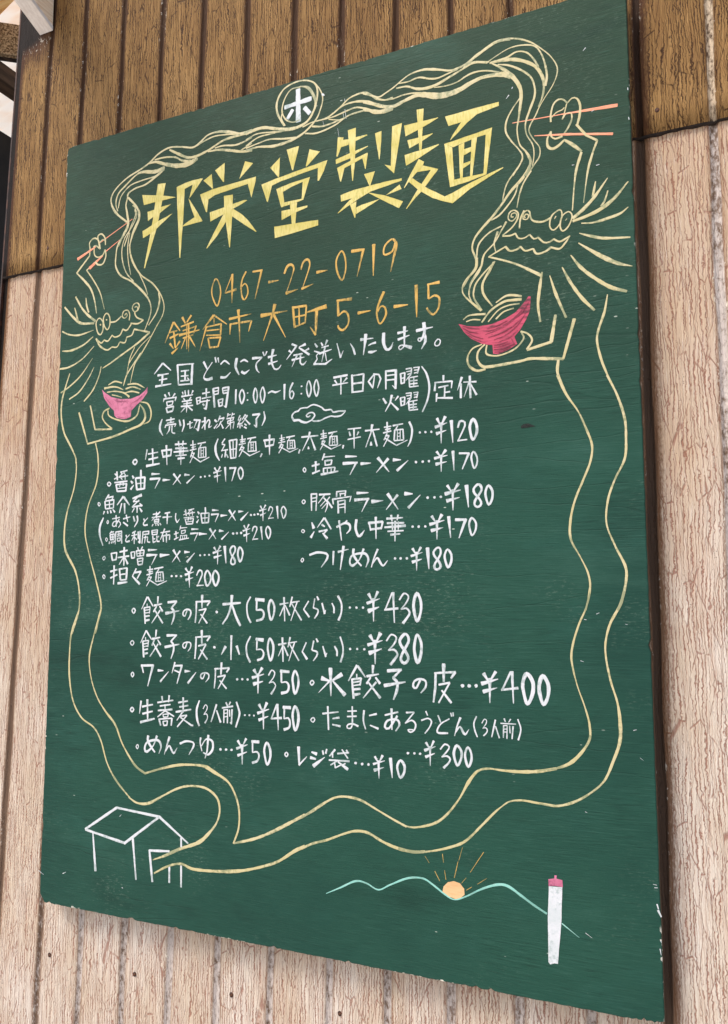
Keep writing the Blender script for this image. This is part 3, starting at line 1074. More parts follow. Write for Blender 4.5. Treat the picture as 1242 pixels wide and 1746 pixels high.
D["soldout"]=("white","""s16,38,35,13:2107,7288 2072,7196 2075,7120 2129,7032
l31:2268,7300 2265,7232
l22:2181,7260 2337,7271
l22:2201,7215 2329,7226
l22:2174,7187 2362,7193
l19:2174,7187 2166,7150
l22,12:2362,7193 2340,7150
l28,22,9:2248,7165 2241,7105 2196,7049
s25,22,25:2294,7169 2296,7070 2352,7050
l19,31:2423,7248 2449,7155
s31,31,12:2500,7241 2512,7157 2478,7062
l25,12:2574,7166 2672,7187
l28,25,9:2618,7207 2620,7102 2674,7120
l31:2689,7223 2804,7205
l34:2799,7213 2764,7052
l18,9:2764,7052 2727,7093
l21,9:2743,7203 2692,7096
l36,18:2883,7243 2887,7057
l21:2831,7180 2902,7189
l18:2893,7167 2834,7083
s15,27,27,27,9:2894,7138 2945,7200 2972,7175 2956,7087 3008,7105
l30:3058,7189 3094,7156
l27,9:3052,7064 3108,7126
l30,12:3153,7239 3111,7155
l21,27:3136,7197 3222,7203
l18:3222,7203 3189,7155
l24,18,9:3171,7157 3138,7101 3087,7061
l15,30:3172,7120 3208,7051
l24,9:3289,7263 3273,7206
l18:3281,7235 3332,7244
l18:3366,7263 3350,7210
l18:3358,7239 3400,7245
l21:3265,7185 3393,7195
l18:3384,7193 3376,7160
l18:3283,7149 3385,7159
l18:3283,7149 3284,7114
l18:3284,7114 3394,7129
l18:3394,7129 3378,7036
l24,12:3330,7193 3336,7025
l21,9:3326,7106 3251,7039
l24,12:3494,7214 3461,7152
l18:3461,7152 3512,7140
l18:3511,7176 3462,7086
l18:3454,7087 3521,7096
l21:3496,7098 3497,7025
l18:3462,7072 3454,7043
l18:3521,7074 3538,7050
l24,12:3586,7220 3528,7146
l18:3561,7201 3620,7202
l21,12:3620,7202 3529,7095
l15,29:3562,7172 3663,7068
l23:3571,7084 3605,7059
l23:3564,7041 3606,7016
l29:3703,7202 3827,7204
l20:3827,7204 3762,7131
l26:3770,7131 3772,7015
l17,9:3772,7015 3730,7055
s17,29,12:3892,7234 3910,7132 3862,7029""")
D["cloud"]=("white","""s30,25,19,19,25,25:4382,7057 4350,7124 4397,7176 4452,7185 4484,7217 4562,7223 4593,7220 4686,7253 4810,7206 4863,7159 4962,7156 4993,7118 5083,7123 5181,7114
s14,22,19,19,22,22:5181,7114 5113,7059 5016,7054 4963,7066 4871,7047 4795,7019 4687,7022 4672,7045
s25,25,22,19,17:4656,7032 4710,7097 4679,7142 4617,7141 4578,7109 4602,7086 4640,7103
s36,33,33,20:4382,7057 4461,7057 4501,7032 4579,7011 4664,7038""")
D["menu"]=("white","""l44,17:6615,6012 6667,5933
l44,17:6760,6025 6700,5937
l46,10:6585,5905 6792,5945
l53,10:6606,5815 6777,5851
l41,12:6687,5951 6687,5691
l53,14:6868,5997 6890,5720
s31,31,31,31,31,31,28,28,28,28,28,31,31:7013,6001 6961,5948 6972,5891 7010,5851 7054,5780 7047,5737 7004,5718 6970,5747 6977,5797 7017,5857 7063,5929 7051,5986 7013,6001
s31:7153,5980 7116,5914 7117,5839 7152,5738 7196,5810 7201,5909 7153,5980
l36,29:6717,5570 6858,5565
l41,14:6851,5571 6761,5337
l53,13:6035,5938 6143,5930
l10,43:6249,5911 6084,5752
l37,15:6402,5629 6451,5552
l42,15:6537,5642 6484,5554
l42,9:6374,5523 6568,5569
l53,8:6394,5443 6552,5477
l41,10:6471,5568 6468,5328
l46,13:6628,5612 6651,5345
s27:6932,5584 6898,5524 6902,5453 6931,5363 6977,5429 6983,5522 6932,5584
l39,14:6136,5222 6175,5155
l36,13:6249,5235 6204,5158
l37,8:6115,5125 6271,5169
l45,8:6131,5048 6261,5084
l31,10:6190,5173 6190,4938
l50,12:6340,5223 6357,4955
s28,29,33,32,30,30,29,30,27,29,27,31,31:6470,5223 6420,5169 6435,5114 6466,5080 6511,5008 6505,4966 6463,4946 6430,4972 6437,5021 6479,5081 6516,5151 6508,5212 6470,5223
s29:6608,5198 6571,5135 6575,5065 6610,4971 6652,5037 6656,5133 6608,5198
p:6367,5863 6358,5854 6344,5851 6332,5863 6330,5876 6342,5885 6354,5888 6364,5877
p:6457,5863 6448,5853 6435,5851 6426,5862 6424,5874 6433,5882 6447,5886 6455,5877
p:6546,5865 6535,5855 6522,5854 6512,5863 6508,5877 6520,5885 6534,5885 6542,5878
p:6157,5498 6147,5490 6133,5488 6121,5497 6124,5510 6130,5520 6143,5520 6155,5513
p:6239,5495 6232,5486 6218,5483 6206,5493 6206,5508 6215,5517 6228,5518 6239,5511
p:6329,5494 6322,5485 6307,5487 6297,5492 6299,5506 6304,5516 6318,5516 6328,5508
p:5910,5095 5900,5085 5886,5084 5875,5093 5877,5106 5883,5117 5897,5115 5908,5108
p:5987,5094 5979,5083 5965,5081 5953,5091 5954,5105 5962,5114 5977,5117 5986,5106
p:6076,5092 6066,5083 6051,5080 6042,5090 6040,5103 6049,5112 6063,5114 6073,5105
s18:4543,5934 4517,5908 4543,5879 4568,5908 4543,5934
s14:4531,5524 4513,5503 4537,5480 4561,5505 4531,5524
s15:4530,5133 4505,5105 4526,5080 4547,5111 4530,5133
l24,19:4661,6010 4667,5778
l22:4661,6007 4748,6005
l22,16:4745,6006 4734,5775
l16:4669,5948 4742,5954
l16:4669,5900 4738,5908
l29,24:4783,5993 4950,5992
l19,11:4867,5985 4769,5875
s19,21,19,11:4852,5945 4905,5889 4905,5821 4875,5748
l16,11:4882,5910 4799,5833
l16,11:4897,5869 4822,5798
l19,11:4942,5952 4890,5896
l16,29:4905,5909 4980,5804
l21:5050,6023 5047,5949
l19:5054,6018 5188,6024
l21:5183,6025 5173,5955
l16:5092,5987 5173,5989
l16:5103,5986 5103,5952
l29,16:4987,5918 5269,5944
l27,16:4990,5918 4999,5850
l18,11:5261,5944 5242,5872
l24:5069,5894 5074,5726
l16:5069,5887 5173,5899
l24,18:5173,5895 5173,5725
l16:5080,5839 5166,5849
l16:5080,5799 5166,5806
l44,13:5349,5983 5516,5980
l47,26:5316,5892 5527,5897
l31,10:5513,5900 5417,5727
l56,10:5566,5858 5729,5863
l38,10:5934,5928 5771,5740
l45,13:5793,5949 5939,5739
l16,43:4671,5617 4702,5539
l14,41:4709,5491 4657,5411
l27,13:4860,5672 4755,5543
l32,21:4868,5667 4966,5515
l27,19:4823,5581 4868,5553
l24:4781,5488 4906,5508
l29,21:4906,5508 4846,5446
l19,40:4838,5466 4906,5390
s29,31,31,26,10:5048,5539 5166,5588 5239,5565 5246,5498 5195,5447
l32,13:5085,5625 5122,5357
l26,16:5203,5620 5158,5582
s44,34,34,31,8:5341,5627 5330,5509 5370,5408 5413,5426 5460,5484
l28,23:5526,5580 5550,5474
l33:5515,5574 5721,5586
l28,20:5721,5586 5699,5488
l31:5543,5488 5699,5502
l36,15:5622,5649 5625,5361
l30,18:5778,5622 6005,5626
l28,20:5841,5665 5852,5593
l28,20:5939,5665 5924,5597
l25:5784,5563 6021,5558
l28,33:5749,5509 6041,5521
l20:5791,5455 6013,5458
l18:5854,5580 5861,5463
l18:5941,5577 5940,5460
l33,20:5832,5410 5965,5418
l30,13:5896,5585 5892,5322
s37,32,27,29,11:4639,5175 4764,5206 4899,5183 4907,5122 4817,5004
l29,21:5003,5216 4996,5034
l31,10:5070,5205 5224,5237
l37,13:5151,5279 5104,4966
s36,34,31,26:5300,5239 5297,5167 5355,5073 5413,5013
s31,18,39,29,26,31,31,10:5445,5235 5384,5099 5283,5016 5242,5062 5283,5154 5456,5176 5513,5096 5477,4993
s33,23,13:5649,5226 5599,5120 5556,4991
s18,25,36,30,8:5577,5043 5641,5113 5683,5054 5725,5008 5789,5077
p:5905,5096 5899,5088 5886,5088 5878,5095 5877,5105 5883,5112 5894,5117 5905,5108
p:5988,5094 5981,5086 5969,5085 5961,5093 5960,5104 5967,5113 5977,5113 5989,5106
p:6074,5092 6066,5083 6054,5084 6046,5091 6045,5101 6053,5111 6063,5110 6071,5104
l25,19:5472,6817 5679,6821
l37,25:5576,6891 5559,6796
l22,12:5567,6812 5480,6595
l19,28:5584,6810 5644,6595
l16,34:5558,6660 5558,6613
l22:5790,6907 5792,6768
l18:5747,6840 5849,6847
l18:5764,6807 5840,6815
l21,18:5735,6765 5848,6784
l18:5789,6753 5746,6669
l18:5763,6723 5819,6723
l18,12:5819,6723 5737,6583
l18:5763,6691 5922,6584
l18,12:5922,6584 6076,6642
l24,18:5874,6851 6016,6864
l18:5941,6842 5915,6800
l23:5899,6791 5889,6657
l18:5899,6791 6016,6791
l21:6016,6791 6023,6646
l17:5889,6649 6023,6649
l12:5937,6783 5936,6653
l12:5977,6784 5976,6650
l11:5940,6744 5974,6746
l11:5940,6700 5973,6702
s27,27,27,12:6104,6883 6143,6777 6122,6638 6080,6556
p:6266,6723 6258,6714 6246,6713 6236,6723 6236,6735 6243,6744 6255,6741 6266,6735
p:6345,6720 6335,6712 6323,6711 6314,6720 6312,6733 6319,6741 6332,6741 6341,6734
p:6423,6716 6416,6707 6403,6709 6393,6716 6394,6729 6401,6738 6413,6740 6422,6728
l40,14:6489,6891 6526,6809
l42,15:6600,6904 6553,6814
l39,10:6463,6779 6622,6823
l43,8:6479,6692 6610,6725
l36,11:6544,6828 6541,6561
l45,12:6680,6845 6697,6559
s23,35,29,26,15:6767,6746 6791,6820 6838,6823 6861,6768 6764,6570
l23,17:6761,6578 6886,6583
s35:6967,6839 6927,6763 6929,6683 6960,6575 7010,6649 7013,6759 6967,6839
l46,9:5409,6375 5555,6375
l40,11:5804,6416 5631,6242
l48,12:5657,6437 5814,6240
l46,12:5877,6394 5984,6387
l8,37:6085,6373 5927,6249
p:6210,6335 6202,6325 6187,6327 6179,6334 6175,6349 6184,6359 6198,6359 6210,6348
p:6303,6335 6296,6328 6282,6324 6272,6334 6270,6347 6279,6357 6293,6358 6305,6347
p:6386,6337 6381,6327 6366,6327 6357,6337 6355,6350 6365,6358 6377,6360 6388,6351
l39,16:6478,6459 6523,6396
l40,15:6601,6470 6543,6401
l40,8:6447,6373 6623,6401
l46,8:6467,6295 6613,6319
l36,11:6537,6408 6536,6194
l37,10:6697,6448 6707,6199
l29,24:6779,6414 6911,6404
l39,13:6905,6405 6817,6209
s24:6966,6421 6939,6366 6944,6300 6972,6208 7011,6269 7010,6356 6966,6421
l22:3534,6918 3538,6783
l16:3496,6855 3594,6861
l17:3505,6824 3585,6832
l22,19:3483,6787 3596,6800
l19:3538,6771 3493,6699
l17:3507,6744 3566,6742
l18,12:3568,6741 3485,6612
l17:3515,6716 3670,6610
l16,11:3671,6615 3836,6667
l23,18:3624,6862 3765,6872
l17:3682,6855 3659,6816
l20:3646,6807 3638,6681
l19:3641,6807 3768,6806
l21:3762,6813 3772,6669
l18:3638,6677 3772,6675
l12:3683,6801 3688,6675
l11:3723,6798 3723,6677
l11:3688,6765 3719,6765
l11:3684,6728 3724,6728
l26,20:3869,6627 3845,6582
l23,19:3908,6821 3928,6716
l29:3894,6814 4067,6819
l23,17:4068,6822 4055,6727
l28:3922,6727 4052,6739
l34,13:3989,6886 3993,6600
l20:4185,6871 4191,6766
l15:4150,6821 4242,6827
l16:4163,6791 4233,6803
l17,17:4135,6761 4243,6771
l15:4186,6751 4147,6684
l17:4160,6726 4213,6729
l15,12:4213,6723 4142,6614
l16:4165,6703 4313,6618
l16,11:4313,6613 4452,6658
l22,17:4263,6827 4395,6840
l17:4322,6829 4300,6792
l18:4284,6783 4281,6673
l16:4291,6782 4394,6778
l20:4391,6778 4404,6662
l16:4285,6665 4402,6666
l11:4323,6774 4322,6668
l11:4357,6773 4363,6664
l9:4329,6742 4356,6745
l8:4329,6705 4363,6709
l25,19:4479,6637 4461,6587
l24,20:4504,6812 4763,6813
l36,24:4635,6872 4615,6796
l22,12:4624,6806 4519,6620
l18,31:4644,6809 4721,6615
l16,38:4613,6671 4615,6638
l20:4843,6882 4849,6762
l18:4802,6826 4894,6834
l17:4818,6798 4897,6802
l18,18:4797,6766 4896,6780
l15:4843,6750 4813,6679
l17:4821,6726 4870,6726
l18,12:4871,6728 4794,6609
l18:4822,6696 4968,6605
l15,10:4970,6610 5113,6658
l23,16:4921,6830 5053,6846
l15:4987,6822 4962,6791
l20:4948,6784 4936,6667
l17:4945,6783 5048,6780
l20:5050,6785 5059,6656
l15:4936,6661 5058,6658
l11:4978,6781 4983,6667
l11:5016,6773 5021,6660
l10:4984,6741 5011,6742
l10:4985,6705 5017,6704
l24,19:5150,6647 5140,6604
l19:5214,6862 5410,6863
l16,27:5236,6824 5254,6768
l24,13:5376,6811 5351,6766
l18:5214,6721 5406,6741
l26,16:5307,6865 5310,6591
s17:4552,6381 4530,6351 4556,6318 4576,6347 4552,6381
l33,16:4728,6453 4728,6308
l24:4671,6395 4786,6414
l30,19:4676,6291 4789,6325
l30,19:4862,6553 4828,6466
l24,13:4850,6506 5020,6507
l22:4870,6456 4874,6388
l22:4870,6452 4975,6458
l22:4975,6456 4965,6402
l19:4874,6392 4968,6399
l22:4847,6355 4850,6280
l19:4855,6352 5021,6355
l21:5021,6350 5010,6290
l16:4905,6345 4908,6283
l16:4965,6345 4961,6282
l32,19:4809,6269 5070,6297
l43,13:5180,6490 5348,6479
l44,28:5143,6397 5359,6395
l29,11:5342,6400 5245,6234
s27:1615,6706 1572,6669 1614,6627 1653,6672 1615,6706
l32,13:1837,6841 1810,6690
l25,19:1858,6771 2044,6787
l35,22:1940,6848 1956,6604
l28,22:1870,6686 2046,6708
l41,25:1832,6590 2080,6610
l26,21:2116,6808 2141,6696
l31:2106,6803 2298,6808
l29,19:2291,6808 2281,6709
l31:2135,6707 2278,6721
l33,14:2196,6878 2216,6579
l31,18:2357,6880 2563,6875
l26,21:2415,6923 2428,6847
l28,19:2504,6921 2493,6848
l25:2364,6819 2578,6806
l26,29:2335,6767 2598,6767
l18:2372,6707 2571,6706
l17:2432,6836 2440,6719
l16:2506,6833 2504,6711
l34,21:2414,6660 2535,6663
l26,13:2464,6838 2468,6566
l23:2677,6912 2684,6770
l19:2635,6846 2737,6851
l17:2656,6808 2729,6819
l20,18:2626,6769 2743,6783
l18:2675,6756 2642,6667
l18:2659,6723 2711,6721
l19,13:2709,6726 2632,6581
l18:2657,6690 2819,6582
l20,11:2816,6583 2973,6643
l23,18:2766,6858 2908,6869
l19:2831,6848 2806,6809
l23:2789,6792 2782,6657
l17:2788,6793 2905,6797
l19:2908,6798 2915,6644
l15:2786,6647 2920,6651
l13:2824,6787 2830,6654
l12:2870,6788 2867,6650
l11:2830,6747 2864,6750
l11:2829,6704 2862,6702
s18,33,36,15:3121,6903 3080,6796 3095,6678 3153,6579
l21:3241,6893 3191,6832
l21:3192,6817 3243,6806
l18:3243,6806 3185,6715
l21:3185,6723 3296,6729
l24:3258,6724 3246,6623
l18:3203,6670 3187,6620
l18,27:3271,6665 3301,6612
l29:3319,6865 3349,6594
l21:3319,6858 3445,6869
l26:3446,6866 3433,6602
l21:3349,6598 3436,6606
l18:3381,6860 3391,6598
l18:3330,6726 3439,6732
l42,12:1935,6459 2087,6454
l39,23:1906,6385 2096,6385
l26,10:2091,6386 2002,6237
l40,8:2148,6355 2281,6351
l31,8:2466,6415 2334,6272
l37,10:2340,6436 2478,6278
l38,10:2543,6410 2632,6401
l8,32:2723,6388 2583,6282
p:2848,6354 2838,6346 2824,6344 2813,6353 2814,6365 2820,6373 2833,6373 2844,6366
p:2921,6357 2912,6348 2898,6348 2889,6356 2886,6368 2894,6376 2909,6376 2919,6368
p:2999,6361 2990,6354 2977,6353 2967,6361 2966,6373 2973,6382 2987,6382 2997,6374
l27,12:3069,6479 3108,6421
l30,12:3167,6486 3129,6426
l28,7:3053,6406 3192,6430
l34,7:3068,6348 3179,6367
l27,8:3115,6437 3126,6261
l36,11:3251,6474 3267,6265
l29,23:3328,6455 3442,6454
l32,12:3432,6455 3369,6264
s25:3509,6456 3477,6411 3480,6361 3518,6283 3554,6334 3553,6406 3509,6456
s22:1115,6386 1087,6357 1121,6323 1154,6358 1115,6386
l26:1264,6540 1279,6407
l20:1226,6511 1261,6478
l23,16:1220,6427 1268,6447
l19:1333,6528 1467,6547
l20:1429,6537 1325,6466
l18:1352,6519 1363,6495
l18:1410,6526 1411,6499
l23:1306,6452 1485,6464
l23:1430,6490 1433,6406
l19:1346,6434 1375,6414
l26:1226,6372 1473,6380
l19:1338,6376 1326,6297
l19:1392,6377 1398,6316
l29:1258,6339 1285,6230
l23:1258,6339 1464,6342
l29:1459,6343 1449,6228
l18:1284,6276 1442,6282
l26:1285,6233 1449,6231
l22,38:1569,6458 1595,6419
l22,38:1545,6376 1579,6343
l38,16:1544,6250 1599,6311
l35:1730,6535 1733,6440
l32:1633,6416 1664,6239
l29:1633,6416 1812,6420
l32:1809,6417 1803,6242
l19:1661,6331 1796,6333
l22:1728,6410 1739,6242
l29:1664,6239 1803,6246
s19:925,6077 910,6056 935,6021 956,6054 925,6077
l33,20:1122,6188 1056,6111
l23:1113,6146 1211,6157
l20:1207,6152 1183,6112
l26:1047,6088 1065,5971
l26:1053,6092 1228,6105
l26:1222,6099 1217,5979
l20:1063,6033 1215,6041
l23:1065,5971 1217,5979
l20:1135,6099 1143,5975
l29,13:1043,5934 1025,5888
l23,29:1102,5939 1113,5900
l23,29:1160,5944 1177,5904
l19,32:1208,5957 1249,5913
l32,16:1404,6146 1289,6022
l35,19:1414,6138 1528,6010
l26,16:1379,6041 1340,5897
l32,26:1431,6038 1442,5885
l42,26:1755,6151 1587,6106
l22:1672,6117 1598,6060
l22:1598,6056 1711,6059
l22:1711,6077 1582,5977
l25:1582,5977 1770,5991
l19,32:1722,6024 1770,5983
l29,19:1676,5980 1679,5885
l22,13:1621,5953 1581,5894
l19,35:1724,5955 1769,5896
s23,39,36,16:1028,5834 964,5698 970,5559 1035,5403
l19:1204,5811 1348,5828
l23,16:1276,5862 1286,5685
s19,19,23,19,19,19,13:1336,5798 1257,5694 1208,5711 1235,5764 1331,5768 1366,5721 1325,5672
l22,16:1417,5802 1549,5827
l29,16:1472,5858 1504,5753
s22,29:1418,5749 1506,5692
l19,32:1610,5832 1637,5755
s28,28,13:1681,5836 1693,5761 1634,5669
l25,16:1805,5786 1830,5740
s13,22,25,31:1884,5798 1806,5726 1817,5688 1882,5693
s15:1116,5790 1099,5765 1118,5738 1132,5767 1116,5790
l19:2042,5881 2045,5783
l19:1979,5846 2089,5856
l22:1962,5797 2127,5810
l22,9:2107,5878 1954,5750
l22:2009,5763 2016,5710
l19:2009,5763 2091,5771
l22:2088,5771 2084,5715
l16:2019,5735 2083,5742
l19:2016,5710 2084,5715
l22,12:1984,5696 1966,5667
l19:2035,5694 2039,5672
l19:2072,5697 2085,5673
l22:2108,5706 2131,5680
l22:2199,5851 2293,5862
l21,15:2160,5793 2327,5797
l28,22:2244,5857 2243,5691
s25,20,22,20,5:2396,5843 2393,5772 2421,5707 2435,5721 2468,5759
l19:2572,5889 2587,5798
l15:2548,5869 2575,5847
l15,11:2537,5813 2571,5827
l15:2622,5881 2723,5896
l13:2689,5893 2615,5839
l13:2637,5875 2651,5858
l13:2683,5881 2680,5861
l18:2604,5829 2737,5842
l16:2694,5858 2696,5799
l15:2634,5816 2651,5801
l17:2543,5770 2723,5778
l13:2630,5775 2619,5722
l15:2667,5778 2670,5735
l19:2568,5749 2592,5672
l15:2569,5748 2718,5755
l21:2715,5751 2701,5677
l12:2586,5705 2696,5714
l20:2587,5675 2704,5676
l18,31:2789,5849 2816,5818
l17,29:2775,5783 2794,5764
l31,13:2775,5690 2807,5734
l26:2919,5907 2924,5837
l22:2845,5817 2869,5683
l21:2842,5821 2988,5822
l27:2986,5818 2978,5685
l15:2864,5751 2975,5755
l17:2916,5809 2919,5685
l21:2866,5682 2980,5684
s13:1098,5523 1084,5496 1106,5466 1121,5497 1098,5523
l19:1202,5620 1164,5583
l19:1193,5605 1241,5611
l23:1171,5567 1182,5483
l19:1171,5567 1252,5577
l23:1252,5577 1245,5492
l16:1180,5529 1244,5531
l16:1209,5569 1216,5490
l19:1178,5488 1245,5492
l16:1159,5461 1157,5427
l16:1194,5460 1199,5432
l16:1227,5466 1234,5436
l16:1252,5473 1260,5450
l23,16:1279,5609 1273,5419
l22:1285,5606 1395,5613
l26:1389,5609 1401,5426
l16:1306,5570 1377,5576
l16:1307,5540 1378,5545
l16:1338,5600 1340,5539
l19:1312,5509 1318,5464
l16:1312,5509 1369,5512
l19:1369,5512 1367,5470
l16:1318,5464 1367,5467
l25,15:1481,5550 1494,5509
s12,20,23,34:1547,5556 1479,5493 1484,5449 1549,5459
l22:1661,5604 1596,5576
l19:1587,5538 1690,5553
l25,19:1637,5582 1639,5413
l19,10:1626,5522 1590,5463
l16,22:1645,5514 1684,5475
l25:1708,5594 1715,5489
l31:1745,5601 1742,5421
l19:1742,5421 1713,5444
l22:1801,5591 1913,5595
l22:1909,5595 1905,5550
l19:1812,5549 1905,5555
l25,13:1801,5591 1785,5412
l22,13:1850,5530 1835,5418
l19:1814,5501 1888,5510
s19,22,28:1888,5510 1890,5439 1936,5430
l22:1964,5600 1974,5540
l22:1964,5600 2069,5611
l22:2069,5611 2065,5549
l16:1973,5573 2064,5579
l19:1974,5537 2065,5546
l22:1985,5518 1995,5428
l19:1990,5473 2027,5479
l19:1992,5421 2043,5442
l19:2099,5514 2054,5486
s22,22,22:2059,5523 2065,5441 2110,5439
l21:2130,5565 2297,5581
l25,12:2202,5621 2128,5461
l22:2172,5519 2183,5430
l21:2172,5516 2298,5529
l21:2295,5527 2291,5456
l25,18:2234,5554 2238,5416
l24,12:2406,5576 2416,5472
l18:2372,5534 2451,5554
l21,13:2378,5456 2453,5486
l19,12:2492,5655 2475,5591
l17,9:2489,5621 2604,5626
l16:2506,5586 2507,5535
l16:2503,5576 2569,5588
l15:2577,5591 2571,5550
l12:2509,5537 2568,5547
l15:2488,5515 2489,5453
l13:2497,5508 2607,5513
l16:2603,5513 2597,5466
l11:2528,5501 2531,5457
l11:2564,5509 2568,5461
l24,13:2469,5447 2642,5469
l29,10:2686,5597 2805,5595
l30,17:2666,5533 2810,5538
l20,7:2800,5541 2738,5422
l43,7:2822,5523 2957,5519
l25,8:3105,5570 2990,5435
l36,9:3004,5592 3112,5441
l29,8:3042,5861 3150,5854
l29,17:3026,5797 3154,5801
l22,7:3152,5803 3093,5686
l36,7:3192,5774 3301,5776
l26,7:3436,5832 3316,5692
l35,9:3332,5848 3443,5692
l35,9:3491,5819 3571,5820
l7,33:3655,5807 3531,5695
p:3717,5757 3707,5746 3694,5749 3681,5756 3682,5769 3689,5778 3703,5777 3713,5770
p:3775,5758 3765,5749 3750,5750 3739,5756 3739,5769 3747,5778 3761,5779 3770,5770
p:3833,5764 3822,5756 3808,5755 3797,5762 3793,5775 3803,5785 3818,5784 3828,5776
l24,11:3853,5883 3881,5831
l25,9:3937,5892 3901,5833
l29,6:3838,5816 3951,5836
l32,5:3854,5751 3947,5782
l27,7:3894,5840 3898,5669
s17,22,19,17,9:3985,5807 4003,5859 4030,5858 4053,5821 3984,5691
l16,11:3984,5702 4070,5705
l34,9:4124,5865 4140,5689
s20:4220,5858 4189,5808 4200,5760 4226,5691 4260,5741 4265,5807 4220,5858
l39,9:3169,5557 3248,5549
l8,28:3333,5536 3211,5432
p:3424,5503 3414,5491 3399,5493 3389,5502 3382,5515 3396,5526 3410,5526 3422,5517
p:3486,5505 3478,5494 3462,5494 3453,5503 3449,5516 3457,5528 3473,5528 3486,5519
p:3557,5507 3548,5496 3531,5496 3521,5506 3518,5519 3528,5529 3543,5531 3557,5521
l27,11:3585,5618 3614,5559
l30,11:3667,5628 3631,5565
l30,6:3568,5540 3691,5570
l36,6:3584,5473 3685,5503
l25,7:3627,5572 3635,5381
s18,24,23,18,10:3724,5530 3740,5586 3779,5594 3799,5556 3730,5404
l17,14:3730,5416 3821,5420
l38,9:3868,5588 3890,5406
s23:3974,5589 3945,5543 3951,5489 3987,5416 4017,5471 4018,5536 3974,5589
s17:1066,5238 1038,5209 1062,5179 1088,5211 1066,5238
l29:1201,5281 1228,5174
l22:1201,5277 1311,5289
l26:1311,5289 1301,5183
l26:1224,5174 1305,5183
l35,22:1451,5366 1452,5087
l25:1368,5297 1519,5318
l25:1333,5213 1547,5232
l22,13:1438,5207 1361,5104
l19,35:1472,5207 1527,5112
l25:1583,5287 1599,5196
l19:1583,5287 1652,5293
l22:1652,5293 1650,5203
l19:1599,5196 1650,5203
l22:1706,5359 1721,5321
l22:1799,5366 1773,5327
l22:1684,5307 1701,5224
l22:1684,5304 1829,5315
l22:1829,5310 1817,5229
l16:1696,5265 1821,5273
l19:1755,5312 1757,5230
l19:1701,5224 1817,5232
l22:1706,5187 1724,5097
l19:1706,5187 1810,5196
l22:1810,5196 1802,5103
l16:1719,5145 1806,5152
l22:1724,5094 1802,5103
l40,11:1906,5311 2070,5314
l44,22:1881,5235 2078,5239
l26,10:2062,5243 1972,5091
l58,10:2129,5225 2298,5235
l34,9:2488,5282 2351,5122
l39,11:2368,5301 2494,5124
l42,11:2570,5266 2660,5263
l9,38:2748,5248 2616,5119
p:2862,5207 2852,5197 2840,5198 2830,5205 2828,5217 2837,5226 2850,5227 2859,5219
p:2940,5210 2931,5202 2918,5200 2907,5208 2907,5219 2914,5228 2927,5228 2939,5222
p:3018,5210 3008,5202 2996,5202 2983,5209 2983,5221 2990,5228 3005,5229 3016,5221
s17:1067,4955 1050,4929 1076,4893 1097,4925 1067,4955
l26:1196,5001 1330,5029
l35,22:1266,5090 1265,4807
l26:1200,4902 1332,4953
l32:1371,5043 1397,4870
l25:1372,5036 1519,5053
l32:1516,5048 1506,4876
l22:1390,4953 1503,4963
l22:1397,4870 1506,4876
l38,28:1347,4821 1527,4839
l31,16:1689,5038 1618,4920
l28:1663,4979 1784,4992
l25:1780,4989 1713,4889
l22,37:1627,4920 1762,4807
l22:1947,5071 1947,4947
l20:1896,5013 2006,5026
l19:1920,4987 1999,4993
l23,18:1888,4941 2005,4967
l19:1945,4937 1899,4859
l17:1922,4902 1978,4910
l19,13:1977,4907 1890,4774
l17:1923,4874 2093,4787
l18,12:2096,4789 2263,4850
l23,20:2029,5029 2191,5051
l17:2113,5027 2082,4988
l23:2069,4979 2058,4855
l19:2061,4975 2193,4980
l19:2185,4982 2202,4852
l15:2058,4842 2207,4852
l13:2104,4970 2109,4852
l11:2146,4971 2151,4850
l10:2112,4935 2148,4938
l11:2107,4896 2152,4901
p:2370,4913 2356,4903 2342,4902 2328,4910 2328,4922 2337,4933 2353,4935 2365,4925
p:2450,4912 2440,4903 2425,4901 2414,4908 2409,4922 2421,4932 2436,4932 2452,4924
p:2536,4910 2525,4899 2509,4901 2495,4907 2495,4921 2505,4930 2520,4929 2530,4923
l39,13:2594,5027 2645,4961
l38,14:2707,5046 2670,4965
l36,8:2586,4933 2740,4974
l44,8:2602,4858 2728,4890
l37,11:2653,4980 2671,4747
s21,30,24,24,14:2790,4921 2821,4982 2856,4995 2887,4943 2802,4763
l19,15:2796,4775 2918,4779
l35,12:3085,5321 3127,5263
l35,12:3190,5336 3150,5272
l33,8:3068,5240 3215,5275
l43,8:3085,5174 3216,5205
l28,10:3147,5275 3149,5076
l47,12:3265,5329 3293,5087
s28,28,26,29,30,29,26,28,27,25,26,30,25:3399,5329 3357,5278 3372,5221 3398,5186 3442,5123 3438,5081 3403,5068 3374,5093 3377,5136 3404,5194 3444,5265 3438,5315 3399,5329
s29:3520,5313 3491,5251 3492,5182 3527,5105 3561,5162 3568,5250 3520,5313
s29:2975,4989 2935,4925 2940,4856 2974,4769 3033,4833 3027,4925 2975,4989
s32:3110,4985 3072,4926 3074,4860 3119,4770 3165,4835 3168,4924 3110,4985""")
